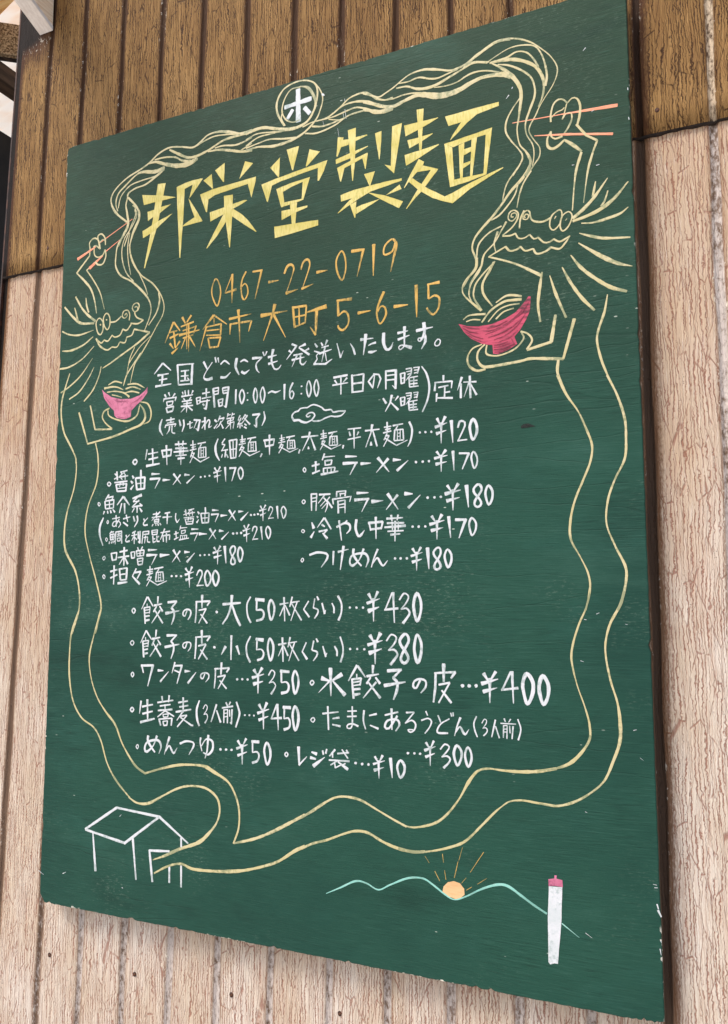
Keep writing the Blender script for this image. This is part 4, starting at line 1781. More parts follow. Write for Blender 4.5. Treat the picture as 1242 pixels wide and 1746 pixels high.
D["wrappers"]=("white","""s22:1664,4444 1631,4412 1667,4370 1694,4415 1664,4444
l28,15:1913,4615 1812,4434
l28,15:1921,4610 2022,4475
l18,15:1911,4512 1913,4461
l28:1858,4453 1884,4219
l22:1858,4453 1967,4468
l18:1967,4468 1958,4373
l18:1872,4417 1959,4429
l15:1873,4376 1957,4385
l25:1880,4326 1962,4337
l34,25:1882,4263 1960,4278
l34,21:2108,4618 2106,4519
l33,18:2040,4487 2184,4512
l21,28:2086,4476 2033,4395
l21,30:2143,4476 2196,4403
l24,15:2151,4418 2002,4228
l21,30:2051,4425 2205,4230
l36,27:2291,4534 2451,4548
l24,30:2446,4545 2356,4454
s33,33,30,15:2352,4454 2401,4404 2404,4318 2362,4210
l42,15:2254,4372 2495,4412
s21,22,24,21,24,24,24,15:2635,4420 2597,4336 2563,4355 2573,4405 2630,4434 2695,4413 2696,4349 2651,4284
l38,23:2893,4636 2894,4456
l23,29:2784,4541 3032,4551
l29,23:3029,4548 2982,4489
l29,26,21:2796,4541 2796,4392 2782,4243
l23:2838,4420 2966,4442
l23,18:2963,4438 2842,4236
l17,29:2874,4364 2988,4238
p:3169,4390 3157,4378 3140,4376 3128,4387 3124,4403 3134,4416 3152,4415 3166,4407
l40,26:3249,4506 3547,4527
l49,34:3400,4631 3394,4506
s34,29,26:3394,4506 3339,4353 3249,4227
s28,34,37:3402,4506 3471,4340 3547,4209
s20:1654,3966 1618,3933 1655,3897 1686,3936 1654,3966
l28,14:1905,4117 1808,3936
l28,15:1909,4115 2010,3989
l19,14:1897,4019 1904,3967
l29:1848,3958 1873,3727
l19:1848,3962 1953,3974
l19:1953,3976 1943,3880
l18:1864,3921 1951,3937
l16:1858,3882 1946,3893
l24:1872,3835 1945,3849
l34,25:1869,3776 1946,3791
l30,20:2092,4130 2084,4033
l33,16:2024,3997 2163,4023
l20,25:2065,3990 2019,3903
l19,30:2122,3987 2176,3916
l24,15:2129,3925 1985,3741
l21,31:2039,3940 2187,3744
l41,26:2285,4052 2463,4060
l25,29:2458,4062 2358,3968
s36,35,32,14:2361,3971 2408,3917 2409,3834 2368,3719
l42,14:2253,3884 2508,3931
s19,23,21,19,22,23,23,13:2646,3955 2612,3878 2574,3896 2581,3941 2639,3962 2706,3952 2707,3888 2661,3831
l36,26:2898,4134 2903,3949
l22,29:2788,4035 3042,4055
l27,25:3042,4050 2992,3989
l33,29,20:2805,4036 2800,3885 2788,3732
l23:2843,3913 2970,3941
l24,19:2973,3937 2847,3725
l18,30:2880,3860 2999,3729
p:3141,3896 3128,3882 3112,3883 3097,3892 3097,3907 3106,3918 3124,3919 3136,3911
l37,17:3401,4069 3399,3732
l40,11:3305,3915 3236,3799
l39,22:3491,3926 3537,3811
s22,25,28,31:3709,4610 3653,4506 3664,4355 3718,4252
l42,47:3790,4575 3930,4564
l33,22:3811,4582 3808,4424
s19,28,30,33,36:3808,4424 3888,4431 3929,4384 3906,4308 3810,4280
s33:4037,4567 4003,4489 4007,4405 4042,4292 4086,4374 4091,4486 4037,4567
l30,19:4245,4601 4260,4278
l27,19:4180,4507 4313,4527
l19,14:4251,4493 4179,4347
l16,24:4266,4493 4337,4359
l24,16:4374,4608 4336,4473
l22,16:4344,4527 4487,4550
l22,14:4452,4541 4356,4285
l19,24:4367,4514 4519,4293
l21,19:4627,4550 4552,4440
l19,29:4552,4440 4640,4337
l21,29:4755,4613 4778,4567
l21,19:4721,4584 4700,4461
s19,24,24,16:4700,4461 4771,4434 4764,4382 4719,4319
l21,26:4831,4523 4871,4382
l21,11:4871,4382 4886,4431
s21,26,21:4979,4523 5009,4462 5009,4392
s34,26,21,29:5068,4619 5119,4521 5119,4403 5078,4298
s22,28,28,28:3716,4065 3653,3943 3663,3807 3717,3707
l37,48:3804,4028 3923,4015
l32,19:3822,4034 3818,3877
s17,24,30,30,34:3822,3883 3893,3888 3932,3839 3907,3767 3830,3739
s32:4028,4039 3996,3954 3999,3863 4038,3740 4078,3835 4080,3955 4028,4039
l29,19:4225,4054 4239,3731
l24,20:4164,3958 4287,3980
l17,14:4231,3944 4163,3803
l16,25:4247,3945 4314,3812
l24,16:4346,4061 4311,3927
l22,15:4315,3982 4451,4005
l23,12:4415,3992 4327,3742
l17,22:4338,3968 4482,3751
l21,19:4595,3997 4535,3877
l19,30:4532,3876 4609,3776
l23,30:4745,4050 4770,4008
l22,21:4708,4021 4681,3898
s20,28,25,17:4685,3897 4762,3873 4754,3821 4703,3757
l21,31:4845,3952 4890,3814
l22,12:4883,3816 4906,3864
s23,27,20:5019,3954 5054,3895 5055,3829
s23,23,26,31:5102,4080 5141,3961 5141,3858 5108,3751
p:5261,4460 5254,4453 5241,4450 5230,4456 5229,4470 5238,4481 5251,4480 5261,4473
p:5357,4460 5349,4449 5335,4450 5325,4458 5323,4470 5331,4480 5344,4480 5355,4472
p:5453,4461 5444,4451 5430,4448 5420,4458 5418,4470 5428,4480 5441,4481 5450,4473
p:5267,3921 5256,3911 5243,3908 5232,3918 5231,3930 5240,3940 5253,3941 5263,3932
p:5365,3923 5358,3913 5343,3913 5335,3919 5335,3932 5342,3942 5353,3943 5362,3936
p:5470,3923 5460,3913 5447,3911 5436,3918 5436,3932 5445,3941 5458,3942 5468,3936
l46,15:5515,4645 5562,4560
l41,16:5646,4672 5594,4566
l45,9:5493,4522 5675,4582
l57,10:5511,4421 5663,4474
l42,11:5583,4581 5585,4286
l25,20:5848,4655 5750,4438
l25,32:5740,4438 5930,4458
l37,15:5862,4661 5878,4274
s25,25,25,22,17:5949,4566 6014,4648 6075,4610 6047,4534 5971,4445
s17,27,27,27,37:5971,4445 6046,4458 6089,4402 6059,4345 5997,4269
s37:6190,4649 6149,4551 6147,4442 6188,4295 6239,4411 6241,4550 6190,4649
l51,18:5533,4108 5589,4019
l52,19:5681,4136 5622,4026
l53,9:5503,3983 5711,4045
l61,10:5523,3879 5699,3938
l46,12:5603,4044 5606,3740
s23,24,25,22,17:5766,4040 5833,4122 5903,4086 5874,4007 5791,3918
s18,28,26,31,37:5790,3919 5872,3930 5918,3874 5884,3817 5820,3739
s39,37,42,42,42,40,38,36,33,33,33,35,37:6015,4130 5951,4053 5970,3982 6013,3932 6064,3845 6055,3794 6008,3762 5965,3801 5975,3862 6018,3943 6072,4042 6059,4111 6015,4130
s38:6189,4126 6156,4028 6150,3915 6190,3775 6238,3885 6241,4029 6189,4126
s20:1675,3501 1647,3472 1674,3433 1697,3471 1675,3501
l33:1830,3604 2057,3615
l37,21:1843,3608 1875,3501
l39,18:2048,3622 1958,3310
l43,11:2139,3544 2237,3544
l8,37:2330,3534 2186,3385
l30,15:2439,3669 2390,3512
l27:2422,3619 2571,3627
l35,18:2562,3631 2482,3367
l24:2433,3556 2530,3524
l44,10:2620,3547 2715,3552
l9,37:2811,3540 2672,3381
s18,19,24,19,20,24,20,12:2964,3524 2929,3454 2894,3472 2900,3515 2962,3538 3026,3521 3029,3467 2978,3409
l35,23:3244,3689 3236,3525
l20,28:3124,3598 3373,3618
l25,22:3374,3615 3329,3559
l26,26,20:3144,3600 3142,3465 3127,3328
l21:3180,3489 3310,3516
l22,15:3310,3513 3191,3325
l15,25:3215,3441 3330,3331
p:3526,3465 3514,3452 3499,3451 3489,3461 3485,3473 3496,3482 3510,3487 3522,3478
p:3608,3468 3599,3456 3583,3457 3573,3463 3572,3476 3579,3486 3594,3489 3607,3481
p:3694,3467 3687,3458 3673,3453 3660,3462 3658,3475 3668,3487 3684,3486 3693,3479
l44,16:3779,3609 3827,3537
l44,15:3910,3635 3848,3542
l46,8:3753,3497 3939,3554
l55,9:3773,3413 3925,3456
l41,12:3846,3554 3847,3291
s22,20,20,20,16:4011,3541 4061,3611 4108,3581 4089,3514 4022,3435
s14,22,21,23,33:4024,3439 4085,3454 4125,3408 4101,3355 4055,3290
l44,43:4197,3603 4334,3598
l30,23:4212,3610 4215,3454
s18,27,31,35,35:4215,3450 4293,3460 4330,3413 4310,3336 4216,3308
s33:4424,3616 4388,3526 4395,3435 4424,3310 4472,3407 4473,3526 4424,3616
s19:4686,3498 4657,3466 4682,3435 4714,3470 4686,3498
l62,13:4960,3666 4968,3305
l57,23:4828,3532 4953,3497
l26,8:4953,3504 4784,3342
l62,26:5128,3594 4983,3505
l18,59:4990,3505 5172,3327
l34,18:5348,3716 5223,3512
l31,17:5358,3708 5468,3567
l19,16:5342,3602 5344,3546
l32:5274,3540 5298,3289
l26:5280,3534 5406,3553
l23:5407,3556 5389,3461
l21:5294,3495 5396,3515
l17:5291,3454 5387,3470
l28:5294,3404 5393,3417
l38,26:5301,3333 5392,3354
l40,24:5575,3723 5570,3622
l37,19:5486,3580 5656,3614
l23,33:5541,3568 5485,3487
l25,31:5611,3570 5672,3495
l26,18:5619,3512 5435,3301
l22,37:5499,3514 5674,3313
l46,34:5777,3660 5973,3679
l29,36:5964,3681 5856,3573
s37,37,37,19:5856,3573 5910,3519 5906,3423 5858,3300
l49,17:5732,3472 6023,3529
s26,24,31,27,30,28,30,16:6224,3557 6170,3460 6130,3478 6143,3539 6212,3573 6293,3554 6296,3479 6231,3401
l45,26:6537,3769 6536,3554
l27,30:6415,3653 6692,3675
l35,24:6686,3672 6632,3598
l33,32,22:6431,3652 6424,3478 6398,3294
l25:6470,3512 6616,3544
l26,19:6611,3538 6465,3290
l21,30:6508,3445 6631,3298
p:6804,3507 6788,3492 6771,3489 6759,3502 6753,3520 6767,3532 6785,3534 6800,3525
p:6888,3509 6875,3495 6857,3493 6842,3503 6842,3521 6852,3536 6870,3533 6885,3526
p:6973,3513 6963,3501 6946,3494 6935,3507 6929,3525 6942,3538 6959,3541 6971,3530
l45,19:7050,3671 7104,3584
l42,17:7200,3697 7135,3596
l53,10:7023,3547 7228,3611
l57,9:7042,3453 7215,3506
l44,12:7125,3610 7121,3321
l28,22:7386,3702 7278,3486
l26,34:7267,3483 7471,3513
l36,14:7401,3705 7412,3329
s42:7581,3687 7532,3587 7536,3477 7579,3333 7642,3446 7651,3588 7581,3687
s42:7770,3667 7728,3570 7728,3468 7771,3335 7827,3435 7831,3574 7770,3667""")
D["noodles"]=("white","""s23:1681,2990 1651,2954 1686,2926 1713,2963 1681,2990
l33,14:1846,3091 1823,2908
l28,21:1869,3010 2061,3050
l39,26:1959,3115 1974,2820
l29,24:1880,2908 2061,2954
l41,27:1843,2785 2096,2850
l27,21:2145,3083 2423,3128
l30,21:2222,3175 2237,3088
l30,21:2351,3192 2340,3100
l27,21:2191,3036 2376,3066
l21,18:2279,3062 2281,2998
l24:2157,2970 2409,2998
l21:2290,2977 2151,2878
l21:2290,2970 2442,2901
l18:2248,2919 2341,2931
l18:2248,2919 2257,2884
l18:2341,2931 2331,2888
l18:2258,2880 2331,2888
l27:2178,2852 2211,2762
l21:2179,2847 2407,2874
l29,21:2407,2872 2398,2770
l18:2250,2820 2330,2832
l21:2250,2820 2264,2765
l21:2330,2832 2322,2771
l21:2264,2762 2324,2771
l29,20:2597,3175 2602,2966
l23:2515,3101 2679,3130
l23:2534,3039 2686,3068
l29,20:2475,2966 2738,3015
l23,15:2588,2965 2495,2849
l20:2537,2907 2667,2931
l20:2667,2928 2503,2758
l20,29:2555,2894 2747,2794
l20,26:2747,2794 2778,2793
s23,32,32,29:2879,3147 2836,3020 2847,2883 2883,2795
s16,14,15,14,10:2945,3035 2980,3092 3014,3069 3001,3016 2956,2956
s11,17,15,15,23:2958,2957 3003,2967 3022,2931 3011,2887 2979,2840
l28,17:3171,3106 3084,2862
l20,28:3172,3024 3242,2864
l25,20:3327,3141 3353,3095
l25,14:3401,3151 3374,3103
l22:3263,3063 3443,3095
l22,17:3296,3044 3296,2861
l17:3299,3038 3358,3047
l20:3355,3045 3355,2860
l14:3305,2990 3354,3000
l14:3306,2943 3355,2952
l20:3386,3042 3393,2954
l25:3430,3051 3422,2851
l14:3422,2851 3398,2871
s25,28,28,25:3499,3156 3544,3044 3550,2977 3493,2812
p:3654,2981 3647,2974 3635,2972 3625,2977 3625,2987 3632,2997 3644,2997 3656,2992
p:3727,2984 3720,2975 3708,2974 3699,2981 3696,2992 3705,2998 3717,3002 3726,2995
p:3800,2984 3793,2974 3781,2973 3772,2979 3773,2990 3778,2999 3790,3000 3798,2994
l46,17:3866,3141 3913,3066
l46,17:3989,3170 3943,3070
l42,9:3844,3022 4024,3086
l48,10:3864,2932 4012,2990
l40,12:3934,3083 3940,2813
l23,19:4146,3154 4061,2957
l22,31:4058,2961 4222,2980
l36,15:4155,3159 4173,2816
l40,41:4245,3123 4362,3123
l31,20:4264,3133 4262,2970
s18,26,26,28,36:4261,2971 4325,2985 4353,2934 4340,2860 4261,2828
s37:4428,3143 4395,3051 4400,2955 4434,2831 4478,2929 4476,3064 4428,3143
s19:4704,3012 4667,2979 4704,2951 4727,2987 4704,3012
l26,15:4844,3071 5078,3105
l26,21:4920,3168 4933,2867
l18,25:4994,3015 5089,3033
l18,31:4991,2938 5107,2922
l23:5277,3186 5281,2946
l18:5210,3121 5341,3132
l18:5206,3053 5341,3065
s20,20,18,18,20,25:5281,2958 5255,2906 5205,2909 5213,2948 5284,2965 5362,2938
s25,22,17:5447,3144 5437,3018 5468,2907
l20,25:5521,3083 5625,3110
l17,30:5531,2961 5646,2924
l25:5740,3100 5921,3149
l32,21:5831,3185 5834,2924
s25,25,33,27,29,29,16:5909,3100 5795,2939 5738,2955 5777,3035 5902,3054 5938,2992 5886,2911
l22,17:6032,3148 6139,3158
l17:6139,3156 6017,3014
s14,22,22,19,17,17,14:6017,3014 6105,3056 6158,3010 6137,2936 6084,2908 6054,2937 6124,2941
l21,17:6296,3179 6318,3129
s24,19,21,17,14:6234,3063 6324,3093 6369,3059 6342,2985 6280,2906
l19:6455,3137 6490,3054
s16,16,24,26:6603,3103 6486,3030 6446,2931 6582,2928
l16:6621,3176 6633,3134
l16:6652,3181 6655,3138
s27,18,12:6745,3125 6702,3022 6667,2901
s15,20,31,26,7:6682,2947 6738,3017 6771,2964 6804,2926 6854,2994
s18,21,21,18:6951,3152 6916,3067 6927,2985 6957,2907
s13,12,13,12,9:7017,3075 7049,3125 7076,3108 7065,3065 7027,3016
s9,15,13,14,18:7025,3015 7064,3023 7084,2997 7071,2962 7035,2926
l20,14:7186,3124 7137,2918
l16,20:7185,3048 7231,2913
l18,13:7294,3145 7308,3108
l18,11:7373,3143 7348,3104
l16:7250,3087 7435,3088
l16:7286,3066 7280,2920
l13:7286,3063 7329,3066
l16:7329,3066 7323,2911
l11:7289,3021 7325,3024
l11:7288,2987 7325,2989
l13:7359,3064 7363,2977
l18:7401,3061 7386,2912
s18,18,18,22:7460,3146 7491,3055 7489,2997 7460,2903""")
D["sundries"]=("white","""s17:1799,2461 1775,2430 1801,2400 1819,2438 1799,2461
s37,37,32,26:1992,2599 1989,2525 2060,2433 2118,2375
s35,19,44,32,28,35,32,11:2147,2607 2083,2464 1973,2372 1932,2409 1976,2507 2161,2548 2225,2468 2189,2360
s36,22,12:2372,2608 2330,2489 2287,2355
s18,25,35,30,7:2310,2406 2369,2486 2412,2431 2453,2384 2512,2466
s35,31,25,29,10:2558,2527 2665,2567 2784,2557 2791,2503 2715,2383
s31,23,17:2912,2632 2906,2556 2938,2449
s14,23,31,31,28,20:2923,2517 3005,2618 3106,2597 3116,2489 3043,2409 2959,2431
l37,28,14:3041,2675 3025,2456 2991,2355
p:3269,2492 3259,2480 3242,2477 3230,2485 3228,2501 3238,2513 3255,2514 3265,2506
p:3359,2495 3349,2485 3333,2481 3320,2489 3319,2503 3328,2514 3344,2516 3359,2508
p:3449,2497 3439,2488 3422,2486 3411,2492 3412,2506 3419,2514 3434,2518 3448,2511
l42,17:3531,2634 3582,2560
l38,15:3664,2669 3613,2575
l42,10:3512,2525 3689,2591
l46,10:3534,2434 3680,2492
l43,12:3599,2582 3607,2319
l38,41:3754,2637 3873,2639
l33,19:3768,2647 3769,2493
s17,26,29,29,33:3766,2491 3841,2504 3874,2460 3848,2387 3767,2352
s33:3995,2637 3957,2552 3965,2465 4004,2347 4051,2442 4047,2556 3995,2637
s20:4300,2532 4276,2502 4303,2475 4324,2508 4300,2532
l47,26:4486,2615 4498,2382
l31,8:4494,2381 4613,2500
l26,44:4684,2563 4758,2543
l41,23:4666,2491 4746,2478
l10,52:4878,2511 4711,2386
l26:4846,2594 4858,2543
l23,31:4907,2617 4893,2559
l31,18:5028,2619 4948,2531
l23,18:4992,2566 4995,2516
l25:5064,2571 5229,2596
l20:5129,2627 5214,2520
l20:5193,2625 5207,2607
l25:4941,2480 5236,2487
l18:5057,2476 4963,2418
l18:5021,2461 5035,2386
l20,15:5035,2389 5129,2438
l18,38:5071,2467 5214,2382
l18:5179,2454 5122,2425
p:5345,2468 5335,2455 5320,2456 5307,2463 5307,2476 5316,2487 5332,2488 5345,2481
p:5436,2463 5427,2452 5412,2447 5401,2457 5398,2470 5408,2481 5423,2485 5435,2476
p:5525,2464 5513,2450 5499,2452 5488,2457 5491,2471 5496,2481 5512,2488 5522,2477
l33,14:5596,2573 5638,2508
l35,13:5704,2594 5662,2517
l34,8:5575,2478 5734,2532
l45,8:5587,2402 5721,2448
l34,10:5648,2524 5654,2306
l46,12:5813,2569 5837,2328
s32:5948,2552 5906,2488 5911,2424 5947,2339 5997,2407 6001,2496 5948,2552
p:6068,2646 6060,2637 6047,2631 6036,2640 6032,2653 6044,2665 6057,2664 6070,2659
p:6154,2649 6145,2639 6132,2639 6123,2645 6122,2658 6129,2666 6143,2669 6152,2663
p:6228,2649 6222,2640 6208,2640 6197,2643 6198,2656 6207,2668 6219,2669 6230,2660
l32,13:6293,2797 6336,2731
l32,12:6396,2822 6356,2738
l37,8:6274,2699 6417,2756
l38,8:6287,2621 6407,2672
l34,9:6346,2750 6347,2517
s21,20,19,20,14:6480,2727 6541,2793 6597,2766 6569,2711 6500,2636
s15,21,21,22,31:6498,2637 6569,2652 6608,2617 6583,2567 6522,2507
s32:6695,2789 6658,2718 6660,2643 6698,2549 6745,2629 6751,2724 6695,2789
s28:6837,2777 6801,2708 6803,2632 6836,2543 6876,2619 6876,2709 6837,2777""")
D["strands"]=("cream","""s24,27,27,24,24,24,27,31,27,27,27,31,27,27,27,39,47,47,43:1323,10559 1126,10727 999,10912 993,11053 1098,11180 1309,11303 1567,11384 1751,11461 1910,11561 2114,11614 2341,11576 2564,11513 2695,11558 2846,11646 3039,11651 3232,11598 3422,11523 3633,11530
s23:2641,11523 2804,11570 2976,11595 3211,11565 3422,11514
s26,45,45,38,34,34,34,38,34:2126,11578 2299,11470 2479,11369 2656,11357 2851,11397 2979,11442 3128,11491 3339,11506 3634,11499
s23,27,31,39:1843,11479 2027,11475 2232,11431 2369,11347 2525,11301
s23,39,51,78,78,58:1705,11442 1867,11438 2030,11367 2258,11286 2482,11263 2657,11309
s24,24,24,28,28,44,60,60:1125,10777 1083,10914 1126,11065 1266,11174 1475,11306 1615,11330 1849,11281 2032,11308
s20,20,20,24,28:1135,10824 1188,11012 1362,11153 1596,11190 1851,11203 1965,11255
s28,28,28,36,36:1320,10984 1342,11038 1482,11087 1669,11106 1852,11183 2032,11279
s26,37,41,41:2851,11378 3045,11360 3258,11300 3447,11237 3638,11210
s26:2980,11404 3129,11406 3341,11365 3507,11381 3635,11415
l22:3447,11256 3636,11322
s24,24,28,32,36:1321,10974 1290,10832 1319,10668 1337,10508 1248,10348 1158,10185
s32,36,32,28:1333,10961 1492,10790 1555,10660 1547,10544 1459,10386 1385,10143
s20:1471,10736 1486,10635 1398,10457 1278,10163
s42,45,45,52,52,42,38,35,38,42,42,17:3531,11492 3655,11518 3838,11518 4040,11450 4240,11391 4416,11383 4571,11435 4666,11554 4704,11688 4646,11849 4568,11951 4451,12001
s21:4451,11992 4294,11989 4186,11862 4148,11688 4219,11542 4337,11476 4435,11487
s21,32,35,25,21,25,25,25,21,21:4180,11461 4068,11691 4066,11875 4175,12031 4372,12087 4548,12066 4684,11983 4732,11843 4704,11652 4619,11494
s14,17,21,21,24,31,42,42,31,31:4703,11969 4780,11849 4818,11712 4781,11560 4705,11418 4533,11282 4320,11208 4023,11188 3740,11238 3535,11231
s21:3533,11399 3717,11447 3940,11419 4141,11379
s21:3534,11306 3738,11386 3941,11392 4200,11382
s21,21,25,32:3535,11268 3739,11293 3942,11309 4182,11260 4378,11230
s21:4158,11686 4139,11581 4200,11456
s23,20,20,20,23,23,27,33,30,23,23,27:4494,11364 4648,11397 4819,11398 4951,11427 5101,11513 5230,11603 5377,11634 5486,11622 5576,11563 5666,11478 5790,11436 5899,11442
s20,20,20,23,23,33,60,60,53:4724,11396 4876,11393 5008,11395 5175,11423 5340,11441 5486,11386 5611,11310 5736,11277 5898,11278
s17,20,23,30,36,46,43,43:4895,11397 4989,11453 5156,11525 5341,11529 5504,11486 5648,11405 5789,11341 5898,11313
s31,24,20:4648,11334 4801,11296 4952,11302 5157,11330
s24:4533,11255 4687,11217 4839,11224 5027,11266 5175,11334 5285,11359 5468,11364
s17:4914,11374 5064,11327 5157,11321
s31,28,22,19,19,19,22,28,37,31,28,28,34,41,37,34,37,37:5457,11619 5565,11563 5690,11504 5797,11536 5921,11589 6043,11659 6165,11711 6337,11723 6472,11693 6606,11647 6722,11605 6837,11606 6969,11636 7083,11703 7196,11753 7325,11806 7436,11823 7548,11806
s22:5654,11496 5761,11441 5902,11421 6042,11435 6163,11429 6317,11396
s34,37,41,53,53,53,69,87,87,69,53,44,44,53:5456,11487 5600,11423 5743,11351 5901,11309 6076,11349 6248,11380 6367,11357 6535,11295 6701,11276 6866,11298 6996,11345 7158,11383 7285,11381 7426,11350
s33,39,39:5456,11373 5600,11327 5760,11268 5901,11284
s19,19,25,28,22,22:5991,11621 6130,11609 6285,11626 6437,11567 6555,11543 6705,11568 6837,11590
s19,28,40,40,37,31,28,28,28:5955,11562 6112,11545 6249,11474 6385,11445 6537,11455 6704,11509 6870,11564 7001,11610 7098,11616 7241,11571
s15,18,18,21,21,21:6503,11422 6670,11401 6818,11411 6949,11458 7079,11480 7223,11461 7396,11391
s17,17,24,26,26,24,17,14,14,17,12,12,12,17,17,14,14,14,17,17,19:6910,11589 7021,11670 7171,11752 7346,11825 7505,11824 7661,11777 7813,11686 7938,11568 8060,11424 8137,11268 8134,11149 8075,11019 7984,10897 7906,10784 7853,10678 7787,10574 7766,10486 7820,10367 7893,10243 7890,10125 7825,10035 7721,9902
s15,15,15,20,17,20,27,27,29:7248,11577 7382,11635 7541,11685 7710,11676 7863,11617 7948,11484 7995,11309 8010,11170 7988,11043
s17,29,22,22,22,25:7288,11558 7486,11563 7631,11606 7759,11559 7846,11446 7906,11320
s24,49,53,44,36,41,32,27,15:7275,11555 7447,11547 7603,11509 7756,11431 7881,11321 7953,11173 7969,11048 7947,10907 7893,10787
s17,27,24,24,27,29,24,17,17,12,12:7380,11504 7523,11450 7677,11345 7802,11215 7850,11067 7846,10933 7779,10764 7724,10604 7734,10454 7806,10304 7822,10168 7799,10014
s17,37,54,54,44,22,17,17,22,32,32,32:7301,11541 7444,11424 7572,11279 7659,11119 7675,10966 7637,10693 7614,10537 7642,10343 7716,10232 7776,10099 7748,9973 7696,9907
s33,30,43,63,55:6906,11296 7110,11366 7285,11373 7443,11349 7546,11286
s15:6908,11450 7045,11488 7220,11467 7391,11398
s20,17,22,22,20,17,20,17,20:7655,10958 7563,10847 7482,10705 7466,10561 7528,10424 7627,10280 7676,10175 7636,10065 7543,9941
s18,20:6910,11589 7047,11634 7262,11573
s17:7659,10230 7675,10131 7581,10001 7468,9855 7418,9695 7408,9621
s35,35,39,32,32,32,28,25,28,32,25,28:7749,10171 7773,10052 7670,9886 7521,9749 7388,9587 7275,9459 7122,9317 7026,9202 6995,9075 7040,8934 7038,8820 6942,8704 6864,8584
s21,17,21,14:7780,9956 7686,9826 7629,9688 7589,9508
s21:7614,9833 7556,9666 7386,9474 7255,9406
s21,21,18:7383,9305 7215,9243 7081,9116 7050,8951
s24,17,21,24,17,17:7448,9348 7363,9214 7286,9097 7153,8970 7113,8826 7037,8726 6959,8607 6948,8488
s28,21,14:7335,9238 7286,9097 7303,8981
s14,21,17:7291,8852 7149,8726 7034,8594 7004,8479
s24,28,31:7281,8844 7205,8716 7128,8598 7126,8459
s39,32,21,21,21,32:7054,8940 7032,8793 6898,8664 6854,8557 6894,8447 7098,8237
s18:7129,8927 7088,8764 6973,8614 6942,8468 6987,8348
s14,21,21,24:7276,8844 7106,8686 7019,8568 7007,8420 7107,8236
s31,31,31,28,17:7276,8844 7181,8692 7122,8570 7139,8436 7247,8271
s24,31,34:993,10905 1090,10751 1318,10557
s24,24,34,37,30,24,24,27,30,30,34,27,20,20,13:1288,10844 1334,10669 1349,10501 1265,10352 1150,10209 1117,10018 1123,9852 1229,9687 1451,9552 1652,9375 1792,9209 1844,9058 1820,8919 1731,8726
s14,17,17,17,20,20,20:1469,10773 1513,10633 1420,10454 1287,10299 1234,10112 1261,9894 1348,9699 1491,9546
s26,26,23,23,26,33,26,23,23,16,16,16,20,23,26:1428,10815 1560,10689 1556,10526 1445,10318 1392,10115 1460,9875 1624,9636 1861,9453 2019,9252 2090,9068 2066,8914 1958,8757 1813,8541 1685,8369 1555,8217
s17:1384,10363 1352,10139 1370,9907 1428,9670
s16,13,16:1584,9675 1708,9446 1770,9292
s19,32,23,16:1980,9290 2003,9160 1951,8978 1805,8795
s13,16,16:1848,8615 1662,8482 1531,8341 1438,8231
s23,23,23,16:1665,8368 1480,8155 1396,8038 1343,7886
s20,23,16,13:1665,8368 1555,8209 1478,7918
s13,20,16:1546,8479 1455,8300 1405,8053""")
D["emblem"]=("white","""l78:4412,11966 4421,11463
l67:4193,11741 4631,11766
l61:4326,11670 4242,11554
l60:4521,11655 4609,11542""")
